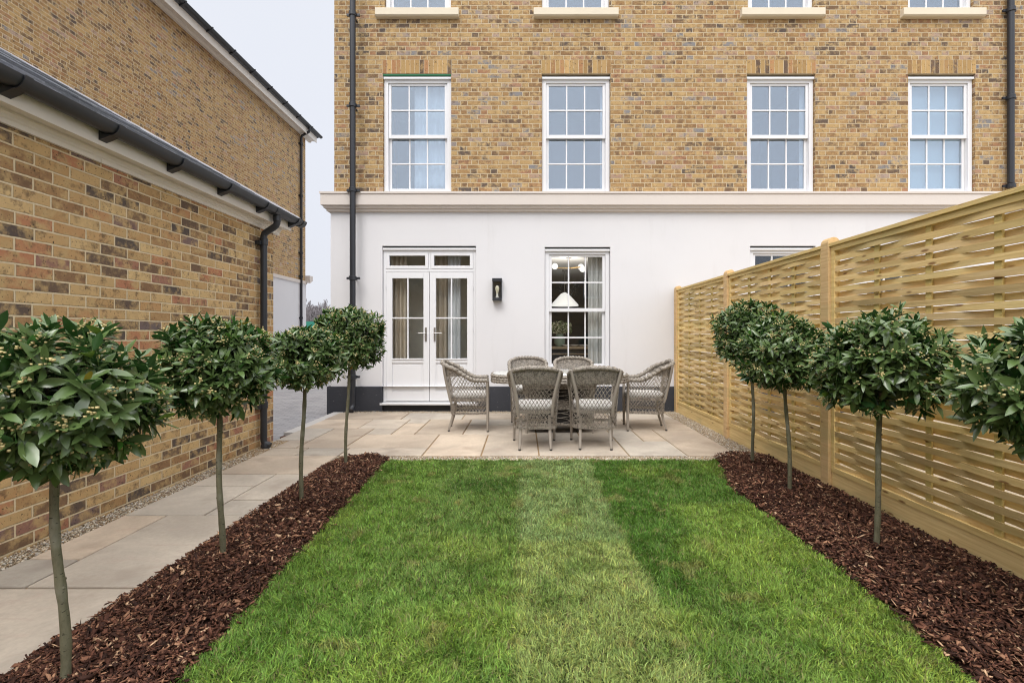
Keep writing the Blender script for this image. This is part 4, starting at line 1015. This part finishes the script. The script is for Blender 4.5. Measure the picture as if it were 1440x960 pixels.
# ------------------------------------------------------------------ wicker furniture
def Upath(t, hw, yf, yb, r):
    """U-shaped plan: left front -> back -> right front, corners of radius r"""
    if t < .30: s = t/.30; return (-hw, yf+(yb+r-yf)*s)
    if t < .40: a = (t-.30)/.10*PI/2; return (-hw+r-r*math.cos(a), yb+r-r*math.sin(a))
    if t < .60: s = (t-.40)/.20; return (-hw+r+(2*hw-2*r)*s, yb)
    if t < .70: a = (t-.60)/.10*PI/2; return (hw-r+r*math.sin(a), yb+r-r*math.cos(a))
    s = (t-.70)/.30; return (hw, yb+r+(yf-yb-r)*s)
ZB, ZS = .235, .405
def rimz(t):
    u = abs(t-.5)*2; a = min(max((u-.16)/.62, 0), 1); a = a*a*(3-2*a)
    return .893-.223*a-.03*min(u,.3)
def shell(t, z):
    zr = rimz(t); lo = Upath(t, .240, .235, -.240, .12); hi = Upath(t, .290, .235, -.350, .15)
    v = (z-ZB)/(.885-ZB); v = max(v, 0)**1.7
    return np.array([lo[0]+(hi[0]-lo[0])*v, lo[1]+(hi[1]-lo[1])*v, z])
def snorm(t, z):
    a = shell(min(t+.004,1), z)-shell(max(t-.004,0), z); b = shell(t, z+.01)-shell(t, z-.01); n = np.cross(a, b); return n/(np.linalg.norm(n)+1e-9)
def strand(m, tz_list, w, th, off=0.):
    P = []; Nn = []
    for k, (t, z) in enumerate(tz_list):
        n = snorm(t, z); P.append(shell(t, z)+n*off*(1 if not callable(off) else 1)); Nn.append(n)
    m.ribbon(P, Nn, w, th)
def make_chair():
    T = thing('wicker_armchair', '', 'chair', (0,0,0), 0, 'grey wicker armchairs round the patio table')
    # lattice of backrest and arms
    m = MB(); w, th = .0066, .0034
    def lattice(za, zbf, nst, k, seg=9):
        for sgn, off in ((1,.0016),(-1,-.0016)):
            for i in range(-6, nst+7):
                t0 = i/nst; pts = []
                for q in range(seg+1):
                    tt = None; z = za+(zbf(.5)-za)*q/seg; t = t0+sgn*k*(z-za)
                    if 0.004 <= t <= .996 and z <= zbf(t): pts.append((t, z))
                if len(pts) >= 2:
                    P = [shell(t,z)+snorm(t,z)*off for t,z in pts]; m.ribbon(P, [snorm(t,z) for t,z in pts], w, th)
    lattice(ZB+.01, lambda t: ZS-.005, 29, .62)
    topz = lambda t: min(rimz(t)-.012, .735)
    lattice(ZS+.012, topz, 32, .46, 14)
    # vertical stakes up to the rim where the lattice ends
    for i in range(41):
        t = .27+.46*i/40; z0 = .735
        if rimz(t)-z0 > .02: strand(m, [(t, z0+(rimz(t)-.01-z0)*q/3) for q in range(4)], .006, .004)
    m.build('lattice', M['wicker'], T)
    # dense woven bands
    m = MB()
    def hband(za, zb, rows, tr=(0.003,.997), seg=70, front=True):
        for r_ in range(rows):
            z = za+(zb-za)*(r_+.5)/rows; P = []; Nn = []
            for q in range(seg+1):
                t = tr[0]+(tr[1]-tr[0])*q/seg
                if z > rimz(t)-.008: continue
                n = snorm(t, z); P.append(shell(t, z)+n*(.0035*math.cos(PI*(q+r_)) )); Nn.append(n)
            if len(P) > 2: m.ribbon(P, Nn, (zb-za)/rows*.92, .003)
    hband(.715, .872, 17, (.24,.76), 50); 
    for i in range(36):
        t = .25+.5*i/35; P = [(t, .72+(rimz(t)-.01-.72)*q/4) for q in range(5)]; m.ribbon([shell(*q)+snorm(*q)*.0055 for q in P], [snorm(*q) for q in P], .0055, .0035)
    m.build('back_weave', M['wicker'], T)
    for nm, za, zb, rows in (('seat_band', ZS-.012, ZS+.024, 5), ('skirt_band', ZB-.012, ZB+.018, 4)):
        m = MB(); hband(za, zb, rows)
        for r_ in range(rows):
            z = za+(zb-za)*(r_+.5)/rows; m.ribbon([(-.225+.45*q/24, .238+.0035*math.cos(PI*(q+r_)), z) for q in range(25)], [(0,1,0)]*25, (zb-za)/rows*.92, .003)
        m.build(nm, M['wicker'], T)
    # braided rim
    m = MB(); n = 150; pts = []; rad = []
    for i in range(n+1):
        t = i/n; p = shell(t, rimz(t)); a = i*1.3; pts.append((p[0]+.003*math.cos(a), p[1]+.003*math.sin(a), p[2]+.002*math.sin(a))); rad.append(.0265+.003*math.sin(a))
    fl = shell(0, rimz(0)); 
    m.tube(pts, rad, 9); m.build('rim', M['wicker'], T, smooth=True, angle=80)
    # seat deck, cushion
    m = MB(); pl = [Upath(t, .228, .232, -.232, .12) for t in np.linspace(0,1,33)]
    m.add([(x,y,ZS-.004) for x,y in pl]+[(x,y,ZS+.008) for x,y in pl], [tuple(range(33))[::-1], tuple(range(33,66))]+[(k,(k+1)%33,(k+1)%33+33,k+33) for k in range(33)])
    m.build('seat', M['wicker'], T)
    m = MB(); pl = [Upath(t, .218, .225, -.235, .13) for t in np.linspace(0,1,33)]; lay = [(.93,0),(1,.015),(1.02,.035),(1,.055),(.92,.068)]
    vs = [(x*s,y*s,ZS+.016+z) for s,z in lay for x,y in pl]; fs = [(j*33+k, j*33+(k+1)%33, (j+1)*33+(k+1)%33, (j+1)*33+k) for j in range(4) for k in range(33)]+[tuple(range(33))[::-1], tuple(range(4*33,5*33))]
    m.add(vs, fs); m.build('cushion', M['cushion'], T, smooth=True, angle=60)
    # legs
    for sx in (-1, 1):
        m = MB(); p = shell(0 if sx < 0 else 1, rimz(0)); m.tube([(p[0],p[1],p[2]-.005),(sx*.243,.238,.5),(sx*.236,.238,.30),(sx*.236,.238,.015)], [.018,.019,.019,.015], 10); l = m.build('leg', M['legs'], T, smooth=True)
        m = MB(); m.tube([(sx*.236,.238,0),(sx*.236,.238,.016)], .0145, 10); m.build('foot_cap', M['rubber'], l, smooth=True)
        m = MB(); m.tube([(sx*x_,y_,z_) for x_,y_,z_ in ((.266,-.322,.868),(.247,-.312,.78),(.219,-.294,.66),(.196,-.270,.54),(.186,-.246,.42),(.182,-.226,.36))], [.017,.018,.018,.018,.017,.015], 10); m.tube([(sx*x_,y_,z_) for x_,y_,z_ in ((.160,-.200,.36),(.160,-.205,.24),(.162,-.225,.14),(.165,-.248,.07),(.168,-.262,.015))], [.017,.0175,.017,.0155,.0135], 10); l = m.build('leg', M['legs'], T, smooth=True)
        m = MB(); m.tube([(sx*.168,-.262,0),(sx*.168,-.262,.016)], .0145, 10); m.build('foot_cap', M['rubber'], l, smooth=True)
    return T
chair = make_chair()
spots = [(.135, 5.42, 0., 'wicker armchair with its back to the lawn, left one of the front pair'),
         (.80, 5.44, -.05, 'wicker armchair with its back to the lawn, right one of the front pair'),
         (.08, 7.06, PI+.02, 'wicker armchair behind the table, left one of the two backing on the white wall'),
         (.76, 7.06, PI-.02, 'wicker armchair behind the table, in front of the dining room window'),
         (-.70, 6.37, -PI/2+.06, 'wicker armchair at the left end of the table by the french doors'),
         (1.62, 6.42, PI/2-.10, 'wicker armchair at the right end of the table by the fence')]
for i, (x, y, rz, lab) in enumerate(spots):
    o = chair if i == 0 else copy_tree(chair); o.location = (x, y, .0); o.rotation_euler = (0,0,rz); o['label'] = lab
# the curved table
TB = thing('patio_table', 'oval topped grey wicker dining table with pale glass top among the armchairs', 'table', (.47, 6.28, 0))
def sup(a, b, n=64, e=3.2):
    return [(a*math.copysign(abs(math.cos(2*PI*k/n))**(2/e), math.cos(2*PI*k/n)), b*math.copysign(abs(math.sin(2*PI*k/n))**(2/e), math.sin(2*PI*k/n))) for k in range(n)]
def loft(m, rings, cap=True):
    n = len(rings[0]); m.add([p for r in rings for p in r], [(j*n+k, j*n+(k+1)%n, (j+1)*n+(k+1)%n, (j+1)*n+k) for j in range(len(rings)-1) for k in range(n)]+([tuple(range(n))[::-1], tuple((len(rings)-1)*n+k for k in range(n))] if cap else []))
m = MB(); loft(m, [[(x,y,.742) for x,y in sup(.85,.47)], [(x,y,.750) for x,y in sup(.853,.473)], [(x,y,.752) for x,y in sup(.848,.468)]]); m.build('glass_top', M['ttop'], TB, smooth=True, angle=40)
m = MB(); n = 64*4; c = sup(.865,.487,n); pts = []; rad = []
for z, ph in ((.728,0.),(.693,1.6),(.662,.7)):
    pts = [(x*(1-.0),y,z+.003*math.sin(k*.9+ph)) for k,(x,y) in enumerate(c)]; pts.append(pts[0]); rad = [.0205+.0028*math.sin(k*1.1+ph) for k in range(len(pts))]
    m.tube(pts, rad, 8)
m.build('woven_rim', M['wicker'], TB, smooth=True, angle=80)
m = MB(); loft(m, [[(x,y,.66) for x,y in sup(.82,.45)], [(x,y,.740) for x,y in sup(.845,.465)]])
m.build('underframe', plain('shade_toned_underframe', (.06,.052,.045), .8), TB)  # dark colour carries the shade under the table top
m = MB(); loft(m, [[(x,y,z) for x,y in sup(tr_-.02, tb_-.02, 48, 5)] for z,tr_,tb_ in ((.105,.44,.24),(.45,.44,.24),(.655,.49,.28))]); m.build('added_dark_core', plain('lattice_hole_black', (.018,.016,.015), .9), TB)  # near-black core added so holes in the base lattice read as deep shade
m = MB()
def tray(z): s = .44+(.66-z)*.0+max(z-.45,0)*.25; return s, .24+max(z-.45,0)*.2
for z0_, z1_, rows in ((.10,.13,4),(.30,.42,12),(.56,.66,10)):
    for r_ in range(rows):
        z = z0_+(z1_-z0_)*(r_+.5)/rows; a, b = tray(z); cc = sup(a, b, 48, 5); P = [(x*(1+.006*(-1)**(k+r_)), y*(1+.01*(-1)**(k+r_)), z) for k,(x,y) in enumerate(cc)]; P.append(P[0])
        nn = [(x/a, y/b*2, 0) for x,y in cc]; nn = [tuple(np.array(v)/np.linalg.norm(v)) for v in nn]; nn.append(nn[0]); m.ribbon(P, nn, (z1_-z0_)/rows*.92, .004)
for za, zb in ((.13,.30),(.42,.56)):
    nst = 64
    for sg in (1,-1):
        for i in range(nst):
            P = []; nn = []
            for q in range(7):
                z = za+(zb-za)*q/6; a, b = tray(z); th = 2*PI*(i+sg*q/6*2.6)/nst; x = a*math.copysign(abs(math.cos(th))**.4, math.cos(th)); y = b*math.copysign(abs(math.sin(th))**.4, math.sin(th)); v = np.array([x/a**2*.3, y/b**2*.3, 0]); v /= np.linalg.norm(v)
                P.append(np.array([x,y,z])+v*.0018*sg); nn.append(v)
            m.ribbon(P, nn, .0065, .0032)
m.build('woven_base', M['wicker'], TB)
for sx in (-1,1):
    for sy in (-1,1):
        m = MB(); m.tube([(sx*.42,sy*.21,.0),(sx*.42,sy*.215,.66)], .016, 10); m.build('leg', M['legs'], TB, smooth=True)

# ------------------------------------------------------------------ far background
g = np.random.default_rng(77)
def woodland():
    n = 620; V = []; F_ = []
    m = MB()
    segs = []
    for k in range(n):
        Y = g.uniform(125,175); X = g.uniform(-105,-25); H = g.uniform(10,14.5)*(Y/150)*(1+.12*math.sin(X*.15)); z0 = -1
        segs.append(((X,Y,z0),(X+g.normal(0,.3),Y,z0+H*.7),.22)); 
        for b in range(26):
            t = g.uniform(.2,.95); a = g.uniform(0,2*PI); l = H*.28*(1.15-t)*g.uniform(.6,1.3); s0 = np.array([X,Y,z0+H*.8*t]); s1 = s0+np.array([math.cos(a)*l*.6, math.sin(a)*l*.4, l*.9])
            segs.append((tuple(s0),tuple(s1),.11))
            for c_ in range(5):
                q = s0+(s1-s0)*g.uniform(.3,1.); e = q+np.array([g.normal(0,.5), g.normal(0,.3), g.uniform(.3,1.2)])*l*.35; segs.append((tuple(q),tuple(e),.08))
    A = np.array([s[0] for s in segs]); B = np.array([s[1] for s in segs]); r = np.array([s[2] for s in segs]); V = np.zeros((len(A),6,3))
    for k in range(3):
        a = 2*PI*k/3; off = np.stack([np.cos(a)*r, np.sin(a)*r, 0*r],1); V[:,k] = A+off; V[:,3+k] = B+off*.4
    c = np.array([.22,.20,.205])*g.uniform(.75,1.25,len(A))[:,None]  # own grey-brown, with grey in the colour standing in for distance haze
    o = fast_mesh('woodland', V, [(0,1,4,3),(1,2,5,4),(2,0,3,5)], len(A), tint_mat('bare_winter_twigs', .9, .1, .1, 1, 0), tint=c)
    tag(o, 'grey leafless winter woodland far behind the gap between the houses', 'trees', kind='stuff')
woodland()
m = MB(); m.add([(-160,128,-1),(20,128,-1),(20,200,12.5),(-160,200,12.5)], [(0,1,2,3)]); m.add([(-160,200,12.5),(20,200,12.5),(20,260,3),(-160,260,3)], [(0,1,2,3)])
tag(m.build('hill', plain('winter_hillside', (.25,.235,.24), .95, .1, .2, .2)), kind='structure')
m = MB(); 
for k in range(20): m.box(-44+k*2.42, -44+k*2.42+2.4, 62, 62.06, -.1, 3.0)
tag(m.build('hoarding', plain('green_hoarding', (.012,.16,.11), .6)), 'dark green site hoarding below the far bare woodland', 'hoarding')
def car(label, loc, rz, col):
    T = thing('parked_car', label, 'car', loc, rz); pm = plain('white_car_paint', col, .2, .5, 0, 1, Coat_Weight=.8); dk = plain('car_glass', (.012,.014,.018), .08)
    prof = [(-2.15,.35),(-2.2,.75),(-2.05,.95),(-1.25,1.05),(-1.15,1.07),(1.5,1.07),(2.1,.98),(2.2,.7),(2.15,.35)]
    m = MB(); m.prism_y(prof, -.88, .88); m.build('body', pm, T, bevel=.06)
    m = MB(); lo, hi = [(-1.2,-.84),(1.75,-.84),(1.75,.84),(-1.2,.84)], [(-.45,-.68),(1.35,-.68),(1.35,.68),(-.45,.68)]
    m.add([(x,y,1.06) for x,y in lo]+[(x,y,1.52) for x,y in hi], [(0,1,5,4),(1,2,6,5),(2,3,7,6),(3,0,4,7),(4,5,6,7),(0,3,2,1)]); m.build('windows', dk, T, bevel=.03)
    m = MB(); m.box(-.42,1.33,-.66,.66,1.525,1.56); m.build('roof', pm, T, bevel=.02)
    for sx in (-1.35,1.35):
        for sy in (-.8,.8):
            m = MB(); m.tube([(sx,sy-.1,.33),(sx,sy+.1,.33)], .33, 20); w = m.build('wheel', M['rubber'], T, smooth=True); m = MB(); m.tube([(sx,sy-.11,.33),(sx,sy+.11,.33)], .2, 16); m.build('rim', M['steel'], w, smooth=True)
    return T
car('white parked car half hidden behind the far left bay tree crown', (-12.2, 27, -.1), R(4), (.75,.76,.78))

# ------------------------------------------------------------------ camera, light
cam = bpy.data.cameras.new('camera'); cam.sensor_width = 36; cam.sensor_fit = 'HORIZONTAL'; cam.lens = 36*F/1440
cam.shift_x = -15/1440; cam.shift_y = -9/1440; cam.clip_start = .05; cam.clip_end = 2000
co_ = bpy.data.objects.new('camera', cam); COL.objects.link(co_); co_.location = (0,0,CAMZ); co_.rotation_euler = (R(90),0,0); sc.camera = co_

SUN_EL, SUN_AZ = 52., 200.        # azimuth from +Y clockwise: behind the camera, slightly left
sl = bpy.data.lights.new('sun', 'SUN'); sl.energy = 1.3; sl.angle = R(24); sl.color = (1, .96, .90)
so = bpy.data.objects.new('sun', sl); COL.objects.link(so)
so.rotation_euler = (R(90-SUN_EL), 0, R(180-SUN_AZ)+0.0)
az = R(SUN_AZ); d = np.array([math.sin(az)*math.cos(R(SUN_EL)), math.cos(az)*math.cos(R(SUN_EL)), math.sin(R(SUN_EL))])
from mathutils import Vector
so.rotation_euler = Vector(d).to_track_quat('Z', 'Y').to_euler(); so.location = (0,0,15)

W = bpy.data.worlds.new('World'); sc.world = W; W.use_nodes = True; t = W.node_tree; t.nodes.clear()
sky = t.nodes.new('ShaderNodeTexSky'); sky.sky_type = 'NISHITA'; sky.sun_disc = False; sky.sun_elevation = R(SUN_EL); sky.sun_rotation = R(SUN_AZ); sky.dust_density = 5; sky.air_density = 1
tc = t.nodes.new('ShaderNodeTexCoord'); sp = t.nodes.new('ShaderNodeSeparateXYZ'); t.links.new(tc.outputs['Generated'], sp.inputs[0])
cr = t.nodes.new('ShaderNodeValToRGB'); cr.color_ramp.elements[0].position = 0; cr.color_ramp.elements[0].color = (7.3,7.5,8.2,1)
cr.color_ramp.elements[1].position = 1; cr.color_ramp.elements[1].color = (24,24,24,1)
e = cr.color_ramp.elements.new(.60); e.color = (7.7,7.95,8.6,1)
e = cr.color_ramp.elements.new(.76); e.color = (20,20.2,20.8,1)
t.links.new(sp.outputs[2], cr.inputs[0])
ns = t.nodes.new('ShaderNodeTexNoise'); ns.inputs['Scale'].default_value = 1.6; ns.inputs['Detail'].default_value = 3; t.links.new(tc.outputs['Generated'], ns.inputs['Vector'])
mr = t.nodes.new('ShaderNodeMapRange'); mr.inputs[3].default_value = .94; mr.inputs[4].default_value = 1.06; t.links.new(ns.outputs[0], mr.inputs[0])
bk = t.nodes.new('ShaderNodeMapRange'); bk.interpolation_type = 'SMOOTHSTEP'; [setattr(bk.inputs[i], 'default_value', v) for i, v in ((1,.25),(2,-.7),(3,1.),(4,1.65))]; t.links.new(sp.outputs[1], bk.inputs[0])
ml = t.nodes.new('ShaderNodeMath'); ml.operation = 'MULTIPLY'; t.links.new(bk.outputs[0], ml.inputs[0]); t.links.new(mr.outputs[0], ml.inputs[1])
vm = t.nodes.new('ShaderNodeVectorMath'); vm.operation = 'SCALE'; t.links.new(cr.outputs[0], vm.inputs[0]); t.links.new(ml.outputs[0], vm.inputs['Scale'])
mx = t.nodes.new('ShaderNodeMix'); mx.data_type = 'RGBA'; mx.inputs[0].default_value = .9; t.links.new(sky.outputs[0], mx.inputs[6]); t.links.new(vm.outputs[0], mx.inputs[7])
bg = t.nodes.new('ShaderNodeBackground'); bg.inputs[1].default_value = .1; t.links.new(mx.outputs[2], bg.inputs[0])
wo = t.nodes.new('ShaderNodeOutputWorld'); t.links.new(bg.outputs[0], wo.inputs[0])
sc.view_settings.view_transform = 'Standard'; sc.view_settings.look = 'None'; sc.view_settings.exposure = .23; sc.view_settings.gamma = 1
sc.render.engine = 'CYCLES'; sc.cycles.use_denoising = True; sc.cycles.max_bounces = 8; sc.cycles.transparent_max_bounces = 12
sc.cycles.sample_clamp_indirect = 4; sc.cycles.pixel_filter_type = 'BLACKMAN_HARRIS'; sc.cycles.filter_width = 1.1
